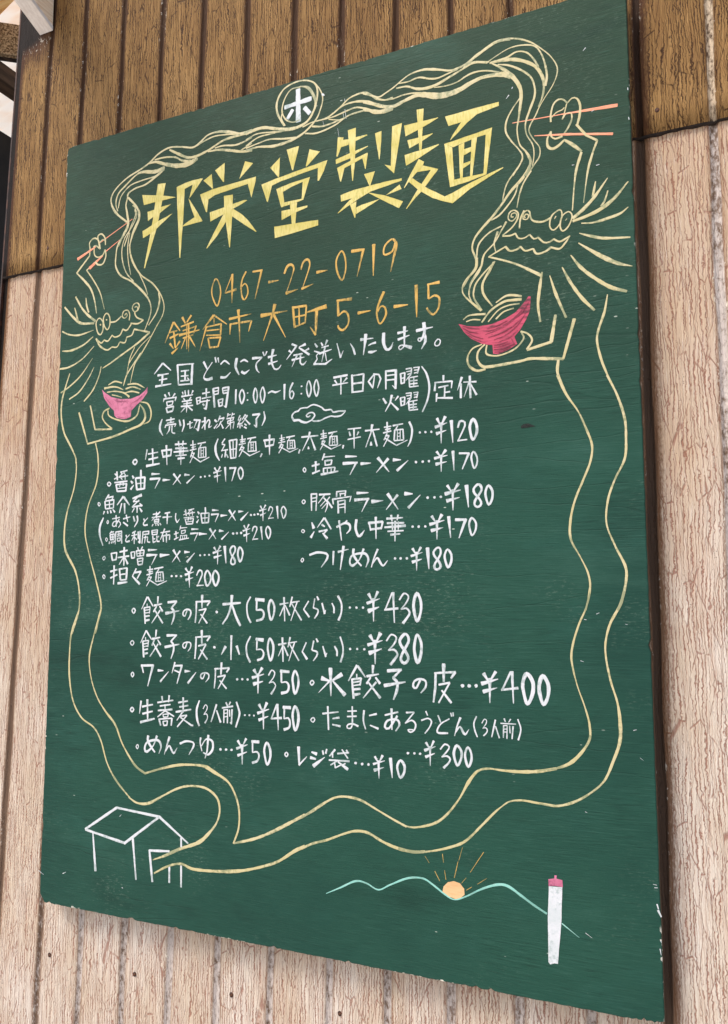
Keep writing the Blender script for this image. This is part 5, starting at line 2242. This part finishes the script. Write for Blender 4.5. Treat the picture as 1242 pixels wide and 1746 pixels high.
D["dragonr"]=("cream","""s17,16,16,16,16,17,17,17,21,21,21:7541,9396 7513,9401 7523,9442 7573,9440 7579,9388 7521,9343 7476,9380 7487,9454 7542,9484 7600,9440 7593,9357 7519,9259 7399,9179
s15,15,15,15,15,17,17,20,24,27,27,24:7694,9356 7680,9368 7698,9398 7734,9381 7720,9332 7666,9343 7672,9416 7714,9445 7749,9419 7760,9342 7800,9288 7906,9258 8003,9285
s20:7678,9452 7630,9350 7615,9231
s18:8119,9372 8021,9309 7995,9185 8043,9124 8123,9197 8149,9320 8119,9372
s18:8231,9325 8152,9282 8122,9160 8155,9090 8225,9140 8272,9258 8231,9325
l17,7:8074,9298 8055,9265
l16,7:8206,9239 8188,9217
s36,42,42,10:8280,9229 8410,9321 8550,9455 8707,9656
s13,26,32:8564,9643 8544,9547 8525,9461
s35,42,45,39,16:8279,9193 8441,9224 8611,9280 8781,9388 8943,9559
s13,26,29:8705,9494 8665,9377 8621,9314
s16,22,35,29,10:8380,9146 8523,9127 8690,9147 8840,9180 8932,9241
s30,33,20,13:8406,10054 8340,9848 8309,9653 8277,9330
s26,29,16,13:8542,10022 8476,9799 8413,9402
s21:7398,9170 7490,9156 7563,9172
s20:7563,9172 7598,9104 7670,9090 7742,9123
s20:7742,9123 7794,9058 7848,9066
s20:7848,9066 7917,8989 7987,8981 8040,9008
s20,23,23,13:8040,9008 8108,8962 8178,8982 8239,9014
l17,24:7209,8928 7432,9023
s24:7432,9023 7486,8957 7577,8959 7622,8988
s24:7622,8988 7684,8921 7782,8931
s27:7782,8931 7825,8858 7931,8867 8002,8909
s23,23,23,13:8002,8909 8106,8871 8177,8931 8239,9010
s20,24,27,34,37:7209,8928 7392,8852 7572,8765 7731,8664 7880,8565
s10,32,38,19:8351,9025 8484,8964 8650,8905 8943,8862
s16,38,51,41,13:8339,8901 8479,8785 8642,8658 8803,8559 8955,8502
s13,38,45,45,29:8241,8765 8355,8592 8502,8442 8696,8287 8880,8205
s13,39,42,26:8133,8630 8226,8425 8356,8208 8501,8030
s13,36,29:7979,8548 8051,8292 8163,7988
s23,36,33,27:7885,8609 7854,8432 7825,8201 7848,7980
s17,31,27:7294,8310 7414,8374 7505,8375 7621,8342
s20,31,31,34:7104,8078 7227,8218 7394,8304 7503,8309 7620,8302
s17:7188,8075 7319,8204 7448,8249 7592,8251
s20:7289,8097 7391,8175 7519,8202
s14,31:6861,8150 6947,8194 7153,8182
s17:6899,8117 6984,8133 7086,8114
s17,21,28,35,24:7099,7791 6977,7751 6910,7649 6927,7535 7028,7458 7140,7464
s20,24,34,40,34,34,37,37,34:7136,7786 7051,7705 7040,7595 7103,7505 7214,7491 7432,7502 7611,7516 7718,7530 7961,7499 8115,7477
s20,27,20,20,23,23:7164,7773 7153,7673 7216,7632 7344,7622 7526,7680 7635,7793 7619,7859 7602,7892
s20,23,30:7602,7892 7690,7849 7741,7761 7676,7652
l29,39:7676,7646 7975,7708
l42,36:7975,7708 8036,8039
l45,29:8261,7956 8115,7477
s32,32,29,23:8055,7470 8042,7312 8105,7127
s13,28,28,28,28,22,22:8659,8199 8616,7992 8534,7759 8522,7621 8564,7407 8624,7227 8692,7063
s26,21,21,19:8044,10543 8046,10641 8081,10765 8144,10814 8205,10798 8253,10739
s17:8051,10600 8115,10650 8189,10668 8214,10690
s19,19,23,28,28,26:8253,10739 8315,10789 8375,10766 8409,10666 8399,10538 8365,10416
s16:8247,10741 8219,10636 8186,10540
s16,16,23,26,21:8192,10551 8237,10606 8297,10596 8301,10510 8256,10417 8205,10351
s26,19,24:8041,10418 8045,10351 8093,10307 8180,10318
s24,26,33,33,24:8040,10412 7995,10337 7998,10231 8053,10185 8128,10207 8203,10267
l23,47,33:8203,10267 8298,10185 8409,10068
l28,32,28:8356,10431 8472,10259 8600,10163
l28,23:8600,10163 8541,10022""")
D["bowlr"]=("pink","""p:6794,8104 6907,8059 7057,8033 7224,8037 7408,8084 7536,8144 7627,8231 7710,8328 7736,8320 7723,8143 7676,8041 7603,7924 7520,7836 7554,7740 7436,7674 7308,7635 7244,7653 7237,7764 7109,7794 6961,7884 6868,7981""")
D["sticksr"]=("salmon","""l10,15,46:7557,10651 8165,10611 8849,10556
l10,30,30:7834,10410 8280,10322 8784,10203""")
D["dragonl"]=("cream","""s24,24,28,28,31:576,10248 561,10352 642,10412 737,10369 785,10210
s24:737,10369 734,10437 805,10457 880,10376 895,10256
s21:780,10319 840,10358 882,10325
s24:648,10269 699,10276 785,10210
s24:659,10250 674,10130 749,10075 850,10098 888,10175
s27:888,10175 913,10071 856,9948 754,9949 700,10009
l24,28,28:576,10248 571,10132 309,9884
s24,35,35,28,14:309,9884 495,9710 626,9556 706,9361 756,9140
s21,21,24,10:518,9899 661,9716 814,9476 917,9181
l21:518,9899 579,9930
s28,34,41,34:306,9482 451,9268 582,9133 741,9011
s14,28,35:524,9431 543,9304 590,9181
s35,35,42,38:79,9341 268,9146 441,9021 711,8983
s14,28,35:293,9300 329,9203 366,9082
s22:811,9050 752,8977 789,8825 852,8775 899,8858 884,8990 811,9050
s22:960,9110 902,9037 928,8903 991,8837 1038,8920 1023,9052 960,9110
p:861,8932 855,8924 841,8926 832,8935 830,8945 838,8953 850,8951 862,8943
p:981,8997 972,8990 960,8991 951,8999 948,9009 957,9016 969,9015 979,9008
s23:1057,8949 1157,8951 1263,9016
s17,17,20,20,23:1332,9022 1361,9050 1382,9007 1334,8974 1283,9013 1310,9090 1389,9094 1430,9024 1424,8929
s16,16,16,20,20,20,20,23,23,23,23,26:1524,9122 1563,9132 1584,9081 1527,9050 1476,9113 1503,9173 1571,9187 1611,9141 1585,9065 1527,9042 1569,8956 1697,8889
s26,23:1697,8889 1592,8849 1455,8876
s23:1474,8873 1380,8775 1301,8802
s23:1301,8802 1245,8713 1146,8695 1085,8735
s23:1085,8727 1008,8649 927,8676
s24:927,8676 868,8635 763,8722
s23,30,27,23:763,8722 849,8589 994,8505 1092,8541
s23:1092,8541 1192,8528 1249,8601
s23:1249,8601 1348,8579 1384,8662
s23:1384,8662 1481,8681 1527,8770
l23,36:1527,8770 1828,8678
s33,30,30,23:1828,8678 1602,8538 1315,8400 1062,8276
s28,28,31,10:45,8936 197,8865 408,8828 706,8869
s14,41,27,14:61,8606 251,8593 499,8651 700,8763
l23,17:1062,8277 915,8219
s31,27,24,10:22,8312 222,8321 488,8420 727,8602
s24,27,21,10:62,7912 257,8006 479,8160 704,8409
s27,24,20,14:246,7786 450,7887 626,8078 741,8259
s24,24,24,17:560,7722 736,7888 849,8101 887,8250
s17,26,23:1046,7935 1173,7976 1312,7937
s33,26,16:968,7887 1117,7895 1236,7874 1345,7823
s16,20,26,33:1020,7818 1179,7817 1357,7774 1466,7700
s16:1122,7767 1221,7741 1320,7707
s26,23,16:1394,7833 1529,7850 1684,7794
s23,26,13:1430,7900 1604,7889 1760,7809
s16,26,19:1376,7772 1512,7781 1657,7742
s23,27,23,27:1080,7558 973,7513 946,7420 1020,7318 1142,7228
l27:1142,7220 803,7242
l23,30:690,7636 803,7242
s19,23,26,29,29,23:1052,7521 1075,7439 1235,7361 1451,7318 1621,7388 1673,7538
l33,27:461,7546 661,7024
s29,29,32,35,38,38,32,19:661,7024 911,7059 1205,7105 1494,7182 1702,7241 1784,7341 1752,7468 1673,7561
s19,25,25,22,19:1690,7598 1825,7554 1895,7423 1871,7287 1759,7243
s17,27,31,31,27,24,24,24:237,8213 153,7984 90,7761 92,7500 168,7233 303,7012 414,6843 439,6730
s23,20,20:822,7019 868,6873 889,6698""")
D["bowll"]=("rose","""p:918,7877 960,7832 1103,7738 1282,7684 1496,7665 1668,7702 1761,7762 1816,7818 1810,7726 1727,7634 1615,7559 1513,7476 1506,7383 1391,7355 1234,7385 1184,7429 1171,7509 1069,7598 964,7736""")
D["sticksl"]=("salmon","""l56,22:320,10118 690,10261
l18,11:760,10307 1426,10585
l63,26:580,9921 841,10084
l18,11:910,10146 1187,10285""")
D["dragonr2"]=("cream","""s33,30,18,24,27,27,24,27,27,27,15,21,21,21:8040,7281 8138,7037 8275,6808 8363,6587 8423,6387 8398,6195 8314,5991 8205,5740 8146,5501 8145,5277 8256,5051 8335,4861 8349,4672 8292,4444
s29,23,32,29,26,23,26,20,20,23,32,32,32,26:8624,7213 8731,6958 8805,6677 8812,6436 8789,6199 8667,5954 8584,5720 8560,5453 8643,5199 8754,4947 8756,4778 8704,4563 8655,4446
s23,17,23,26,23,14,17,23,31,40,23,17:8351,4718 8301,4484 8210,4280 8133,4045 8113,3858 8167,3582 8251,3325 8298,3115 8277,2932 8095,2707 7892,2608 7703,2569
s22,30,28,25,19,25,22,36,41,30,22,25,28,25,17:8746,4715 8687,4515 8568,4300 8509,4099 8503,3915 8547,3643 8613,3404 8636,3195 8628,2971 8547,2742 8436,2510 8252,2344 8067,2237 7881,2184 7694,2193
s29,41,41,29,20,29,33,37,20,29,29,29,24,24,20:7904,2609 7694,2561 7480,2538 7263,2536 7087,2543 6952,2501 6837,2364 6720,2162 6557,1955 6393,1832 6157,1759 6014,1759 5917,1792
s24,24,24,20,16,24,28,32,28,24,36,32:7893,2186 7685,2197 7494,2211 7343,2184 7233,2107 7143,2026 6986,1863 6781,1663 6575,1566 6342,1496 6130,1460 5915,1477
s25,25,25,32,28,28,36,32,28:6021,1754 5831,1828 5637,1912 5400,2012 5199,2037 5036,2013 4871,1925 4683,1799 4515,1700 4408,1653
s24,35,38,35,31,28,28,28,35,35:6262,1485 6094,1461 5886,1482 5694,1537 5498,1619 5320,1622 5138,1562 4914,1466 4706,1397 4538,1315 4411,1255
s41,41,37,41,22:4584,1746 4324,1601 4064,1463 3799,1350 3484,1258
s35,50,31,35,38,46,38,38,35,31,23:4586,1350 4434,1269 4199,1114 3981,1023 3671,928 3399,878 3121,848 2814,837 2620,880 2401,823 2157,695""")
D["dragonl2"]=("cream","""s24,28,28,28,28,40,52,32,36,36,32,28:3484,1258 3561,1463 3568,1689 3508,1890 3378,2068 3141,2182 2973,2246 2708,2245 2487,2217 2214,2146 1962,2066
s24,28,39,28,28,28,35,31,28,28,39,51,43,35,16:1664,1698 1822,1633 2026,1649 2275,1775 2520,1896 2739,1954 3004,1949 3195,1842 3250,1676 3202,1500 3064,1333 2901,1200 2590,1078 2348,962 2126,873
s27,23,19,23,27,31,39,35,27,27,39:171,7225 376,6912 446,6686 414,6341 289,5964 244,5657 282,5348 497,5021 592,4701 594,4401 471,4056
s23,23,23,23,23,19,23,34,26,26:823,7024 890,6746 865,6387 708,6017 666,5642 762,5283 916,4874 1033,4490 986,4247 938,4063
s27,34,27,30,27,23,27,23,23,30,23,27:600,4417 468,4081 438,3783 451,3395 540,3033 720,2788 962,2658 1110,2472 1238,2163 1407,1932 1639,1728 1685,1698
s30,23,26,19,19,23,34,30,23,34,34:1032,4418 906,4013 836,3701 884,3393 1014,3109 1186,2903 1377,2719 1524,2447 1758,2169 1960,2057""")
D["house"]=("white","""l36:866,1161 1447,1529
l35:1447,1529 2224,1479
l36:2224,1479 1605,1040
l36:866,1155 1604,1046
l37,25:2224,1479 2732,1170
l28,40:1012,1134 1084,589
l38,26:1754,1146 1834,562
l31:2612,1229 2615,1108
l35:2062,1002 2128,574
l32:2063,994 2411,1025
l31:2417,828 2423,600
l28:2621,854 2628,568""")
D["hills"]=("mint","""s8,21,24,19,19,19,24,24,24,19,13,19,24,26,32,32,26,21:4904,798 5107,898 5322,1007 5474,1001 5638,945 5801,1027 6034,1136 6235,1160 6375,1097 6514,1014 6637,968 6788,1027 6978,1136 7165,1211 7296,1214 7449,1132 7600,1044 7749,970
l14,5:7920,889 8111,765""")
D["sun"]=("peach","""p:6486,1036 6501,1101 6557,1159 6632,1182 6708,1167 6762,1111 6766,1042 6719,1000 6651,975 6569,994 6514,1014""")
D["rays"]=("gold","""l4:6266,1428 6322,1353
l10,6:6391,1265 6454,1158
l8,4:6492,1481 6505,1381
l6,8:6517,1293 6533,1186
l4,6:6748,1588 6699,1430
l6,12:6690,1417 6641,1221
l8,6:7012,1564 6841,1310
l4:6791,1241 6730,1170
l4,6:7047,1269 6925,1183
l6,8:6857,1144 6789,1097""")
D["tower"]=("white","""p:7781,1279 7936,1289 7914,893 7864,440 7823,440 7777,419 7755,444 7760,913""")
D["towertop"]=("rose","""p:7778,1356 7859,1376 7938,1366 7941,1288 7857,1292 7779,1277
p:7849,1409 7876,1409 7870,1370 7847,1367""")
D["scuffs"]=("white","""l5:5166,11620 5171,11554
l7,3:5138,11432 5157,11304
l7,5:5171,11459 5190,11313
l3:5056,11205 5079,11059
l3:4820,11371 4842,11294
p:4799,11793 4822,11794 4841,11771 4852,11753 4822,11751 4803,11767
l12,5:8496,11408 8464,11375
l7,5:8543,10553 8577,10565
l13,8:7567,11138 7557,11116
l13,5:7516,11042 7481,11003
l9,5:8579,9846 8617,9850
l7,5:8288,9916 8317,9914
l9:8979,10748 8980,10717
l7,11:8975,10370 8981,10337
l16,12:8961,1248 8974,1200
l23,14:8969,1187 9000,1121
l6:8929,1454 8967,1450
l6:8941,1419 8974,1422
l10,4:8986,870 8993,846
l10,4:8975,785 8985,721
l6,2:8182,826 8255,782
l6,4:8217,2154 8239,2147
l13,6:454,468 515,499
l9,3:1507,1411 1539,1442
l10,3:-32,452 76,402
l9:1583,421 1598,412
l7,4:8413,4399 8445,4413
l6:8273,4336 8296,4331
l4:8731,4286 8755,4280
l6,3:8214,3858 8251,3847
l7,4:8778,3099 8813,3108
l4,3:8840,2801 8875,2775""")
D["gouge"]=("gouge","""p:7572,6689 7610,6716 7667,6720 7757,6675 7670,6668 7584,6665""")
D["bowlrs"]=("shade","""s6,17,7:6850,8067 6963,8022 7075,7998
s6,15,6:6843,8046 6944,7979 7055,7945
s6,17,7:6905,7947 7017,7867 7146,7811
s6,15,6:6887,7987 6999,7912 7119,7862
s5,18,15,5:7148,7914 7314,7956 7479,8033 7607,8143
s5,22,18,5:7167,7948 7333,7981 7498,8058 7662,8198
s5,16,16,7:7184,7868 7350,7905 7514,7982 7660,8098
s5,14,16,5:7257,7826 7422,7877 7568,7984 7679,8132
s5,16,5:7498,8049 7625,8131 7710,8255
s6,15,6:7168,7985 7297,8004 7444,8057
s5,16,7:7329,7797 7457,7835 7567,7920
s7,18,11:7255,7734 7346,7737 7510,7773
s7,22,11:7254,7701 7364,7701 7527,7744
s7,16,9:7263,7670 7363,7674 7472,7702
s7,18,7:7484,7813 7509,7755 7530,7731
s7,15,7:7255,7759 7347,7762 7438,7783""")
D["bowlls"]=("shade2","""s5,14,5:983,7750 1066,7662 1168,7573
s5,14,5:1499,7587 1632,7636 1744,7717
s5,16,5:1233,7409 1371,7380 1467,7395
s5,17,5:1388,7441 1465,7449 1495,7415
s5,14,5:1164,7684 1283,7648 1459,7638
s5,12,5:1651,7649 1744,7702 1799,7774""")

counter = [0]


def catmull(P, closed):
    n = len(P)
    out, idx = [], []
    segs = n - 1
    for i in range(segs):
        p1, p2 = P[i], P[i + 1]
        p0 = P[i - 1] if i > 0 else (P[-2] if closed else (2 * p1[0] - p2[0], 2 * p1[1] - p2[1]))
        p3 = P[i + 2] if i + 2 < n else (P[1] if closed else (2 * p2[0] - p1[0], 2 * p2[1] - p1[1]))
        d = math.hypot(p2[0] - p1[0], p2[1] - p1[1])
        m = max(2, min(14, int(d / 2.2)))
        for k in range(m):
            t = k / m
            t2, t3 = t * t, t * t * t
            q = [0.5 * ((2 * p1[a]) + (-p0[a] + p2[a]) * t + (2 * p0[a] - 5 * p1[a] + 4 * p2[a] - p3[a]) * t2 + (-p0[a] + 3 * p1[a] - 3 * p2[a] + p3[a]) * t3) for a in (0, 1)]
            out.append(q)
            idx.append(i + t)
    out.append(list(P[-1]))
    idx.append(segs)
    return out, idx


def poly(P):
    out, idx = [], []
    for i in range(len(P) - 1):
        d = math.hypot(P[i + 1][0] - P[i][0], P[i + 1][1] - P[i][1])
        m = max(2, min(20, int(d / 2.5)))
        for k in range(m):
            t = k / m
            out.append([P[i][0] + (P[i + 1][0] - P[i][0]) * t, P[i][1] + (P[i + 1][1] - P[i][1]) * t])
            idx.append(i + t)
    out.append(list(P[-1]))
    idx.append(len(P) - 1)
    return out, idx


def stroke(V, F, A, kind, ws, P, over=False):
    """one brush stroke: a ribbon slightly thicker along its middle; P in mm on the board"""
    counter[0] += 1
    z0 = (0.00045 if over else 0.00012) + 0.000006 * (counter[0] * 17 % 47)
    if kind == 'p':
        base = len(V)
        Q = []
        for i in range(len(P)):
            a, b = P[i], P[(i + 1) % len(P)]
            d = math.hypot(b[0] - a[0], b[1] - a[1])
            m = max(1, int(d / 5))
            for k in range(m):
                t = k / m
                j = 0.10 if k else 0.0
                Q.append((a[0] + (b[0] - a[0]) * t + rnd.gauss(0, j), a[1] + (b[1] - a[1]) * t + rnd.gauss(0, j)))
        for q in Q:
            V.append((q[0] / 1000, -z0, q[1] / 1000))
            A.append((0.35 + 0.25 * math.sin(q[0] * 0.11 + q[1] * 0.07 + counter[0]), 0.4 + 0.4 * math.sin(q[1] * 0.16 + q[0] * 0.03 + counter[0])))
        F.append(tuple(range(base, base + len(Q))))
        return
    closed = len(P) > 3 and P[0] == P[-1]
    C, idx = (catmull(P, closed) if kind == 's' and len(P) > 2 else poly(P))
    if len(ws) == 1:
        ws = ws * 2
    nP = len(P) - 1
    n = len(C)
    ph = rnd.uniform(0, 6.28)
    Wd = []
    for t in idx:
        u = t / nP * (len(ws) - 1)
        i = min(int(u), len(ws) - 2)
        Wd.append((ws[i] + (ws[i + 1] - ws[i]) * (u - i)) * 0.5)
    Wd = [w * (1 + 0.06 * math.sin(i * 0.9 + ph) + 0.09 * math.sin(i * 0.23 + ph * 3) + rnd.gauss(0, 0.03)) for i, w in enumerate(Wd)]
    T = []
    for i in range(n):
        a, b = C[max(i - 1, 0)], C[min(i + 1, n - 1)]
        if closed and i in (0, n - 1):
            a, b = C[n - 2], C[1]
        dx, dy = b[0] - a[0], b[1] - a[1]
        L = math.hypot(dx, dy) or 1
        T.append((dx / L, dy / L))
    if not closed:
        # softened ends
        e = min(Wd[0] * 0.30, 0.8)
        C.insert(0, [C[0][0] - T[0][0] * e, C[0][1] - T[0][1] * e])
        T.insert(0, T[0])
        Wd.insert(0, Wd[0] * 0.72)
        e = min(Wd[-1] * 0.30, 0.8)
        C.append([C[-1][0] + T[-1][0] * e, C[-1][1] + T[-1][1] * e])
        T.append(T[-1])
        Wd.append(Wd[-1] * 0.70)
        n += 2
    base = len(V)
    sh = rnd.uniform(0, 0.7)
    for q, (c, t, w) in enumerate(zip(C, T, Wd)):
        u = q / max(1, n - 1)
        dry = 0.30 + 0.30 * math.sin(q * 0.19 + ph) + (0.0 if closed else 0.55 * max(0.0, u - 0.72) / 0.28)
        A += [(dry + 0.15, sh), (dry, sh * (0.6 + 0.4 * math.sin(q * 0.3 + ph))), (dry + 0.15, sh)]
        nx, ny = -t[1] * w, t[0] * w
        hz = z0 + min(0.00022, w * 0.00009)
        V.append(((c[0] + nx) / 1000, -z0, (c[1] + ny) / 1000))
        V.append((c[0] / 1000, -hz, c[1] / 1000))
        V.append(((c[0] - nx) / 1000, -z0, (c[1] - ny) / 1000))
    for i in range(n - 1):
        a = base + i * 3
        F.append((a + 1, a, a + 3, a + 4))
        F.append((a + 2, a + 1, a + 4, a + 5))


def brushwork(name, keys, parent, label=None, only=None):
    V, F, A, MI = [], [], [], []
    mats = []
    for key in keys:
        c, txt = D[key]
        if M[c] not in mats:
            mats.append(M[c])
        lines = txt.split('\n')
        for line in (lines if only is None else [lines[only]]):
            hd, bd = line.split(':')
            kind = hd[0]
            ws = [float(v) / 10 for v in hd[1:].split(',')] if len(hd) > 1 else []
            P = [tuple(float(v) / 10 for v in q.split(',')) for q in bd.split()]
            stroke(V, F, A, kind, ws, P, c.startswith('shade'))
            MI += [mats.index(M[c])] * (len(F) - len(MI))
    me = bpy.data.meshes.new(name)
    me.from_pydata(V, [], F)
    me.polygons.foreach_set('material_index', MI)
    for q, nm in enumerate(('dry', 'shade')):
        at = me.attributes.new(nm, 'FLOAT', 'POINT')
        at.data.foreach_set('value', [a[q] for a in A])
    bm = bmesh.new()
    bm.from_mesh(me)
    bmesh.ops.triangulate(bm, faces=[f for f in bm.faces if len(f.verts) > 4])
    for f in bm.faces:
        if f.normal.y > 0:
            f.normal_flip()
        f.smooth = True
    bm.to_mesh(me)
    bm.free()
    o = obj(name, me, mats[0], parent, label)
    for m_ in mats[1:]:
        me.materials.append(m_)
    return o


brushwork('noodle_drawing', ['strands'], board, 'cream noodle strands looping across the top of the board')
dr = brushwork('dragon_drawing', ['dragonr', 'dragonr2'], board, 'larger cream line-drawn dragon on the right, holding chopsticks and a bowl')
brushwork('bowl_drawing', ['bowlr', 'bowlrs'], dr, 'crimson painted bowl')
brushwork('chopstick_drawing', ['sticksr'], dr)
dl = brushwork('dragon_drawing', ['dragonl', 'dragonl2'], board, 'smaller cream line-drawn dragon on the left, holding chopsticks and a bowl')
brushwork('bowl_drawing', ['bowll', 'bowlls'], dl, 'rose pink painted bowl')
brushwork('chopstick_drawing', ['sticksl'], dl)
brushwork('emblem_lettering', ['emblem'], board, 'white character inside the looped noodle ring')
brushwork('title_lettering', ['title'], board, 'large yellow shop name in sharp brush strokes')
brushwork('phone_lettering', ['phone'], board, 'amber telephone number')
brushwork('address_lettering', ['address'], board, 'amber address line')
brushwork('shipping_lettering', ['shipping'], board, 'white line about delivery')
brushwork('hours_lettering', ['hours'], board, 'white line of opening hours')
brushwork('closed_day_lettering', ['closedday'], board, 'white bracketed note of the closing days')
brushwork('closing_lettering', ['soldout'], board, 'small white note in brackets')
brushwork('cloud_drawing', ['cloud'], board, 'white curled cloud')
brushwork('noodle_price_lettering', ['menu'], board, 'white two-column list of ramen noodles with prices')
brushwork('wrapper_price_lettering', ['wrappers'], board, 'white list of dumpling wrappers with prices')
brushwork('soba_price_lettering', ['noodles'], board, 'white line with soba and udon prices')
brushwork('sauce_price_lettering', ['sundries'], board, 'white last line with sauce and bag prices')
brushwork('house_drawing', ['house'], board, 'white outline of a small house')
sn = brushwork('sun_drawing', ['sun'], board, 'peach painted rising sun')
brushwork('sun_ray_drawing', ['rays'], sn)
brushwork('hill_drawing', ['hills'], board, 'mint green line of hills')
tw = brushwork('tower_drawing', ['tower'], board, 'white painted tower')
brushwork('tower_top_drawing', ['towertop'], tw)
for q in range(len(D['scuffs'][1].split('\n'))):
    brushwork('scratch', ['scuffs'], board, None, q)
brushwork('gouge', ['gouge'], board, 'small dark gouge in the green paint')
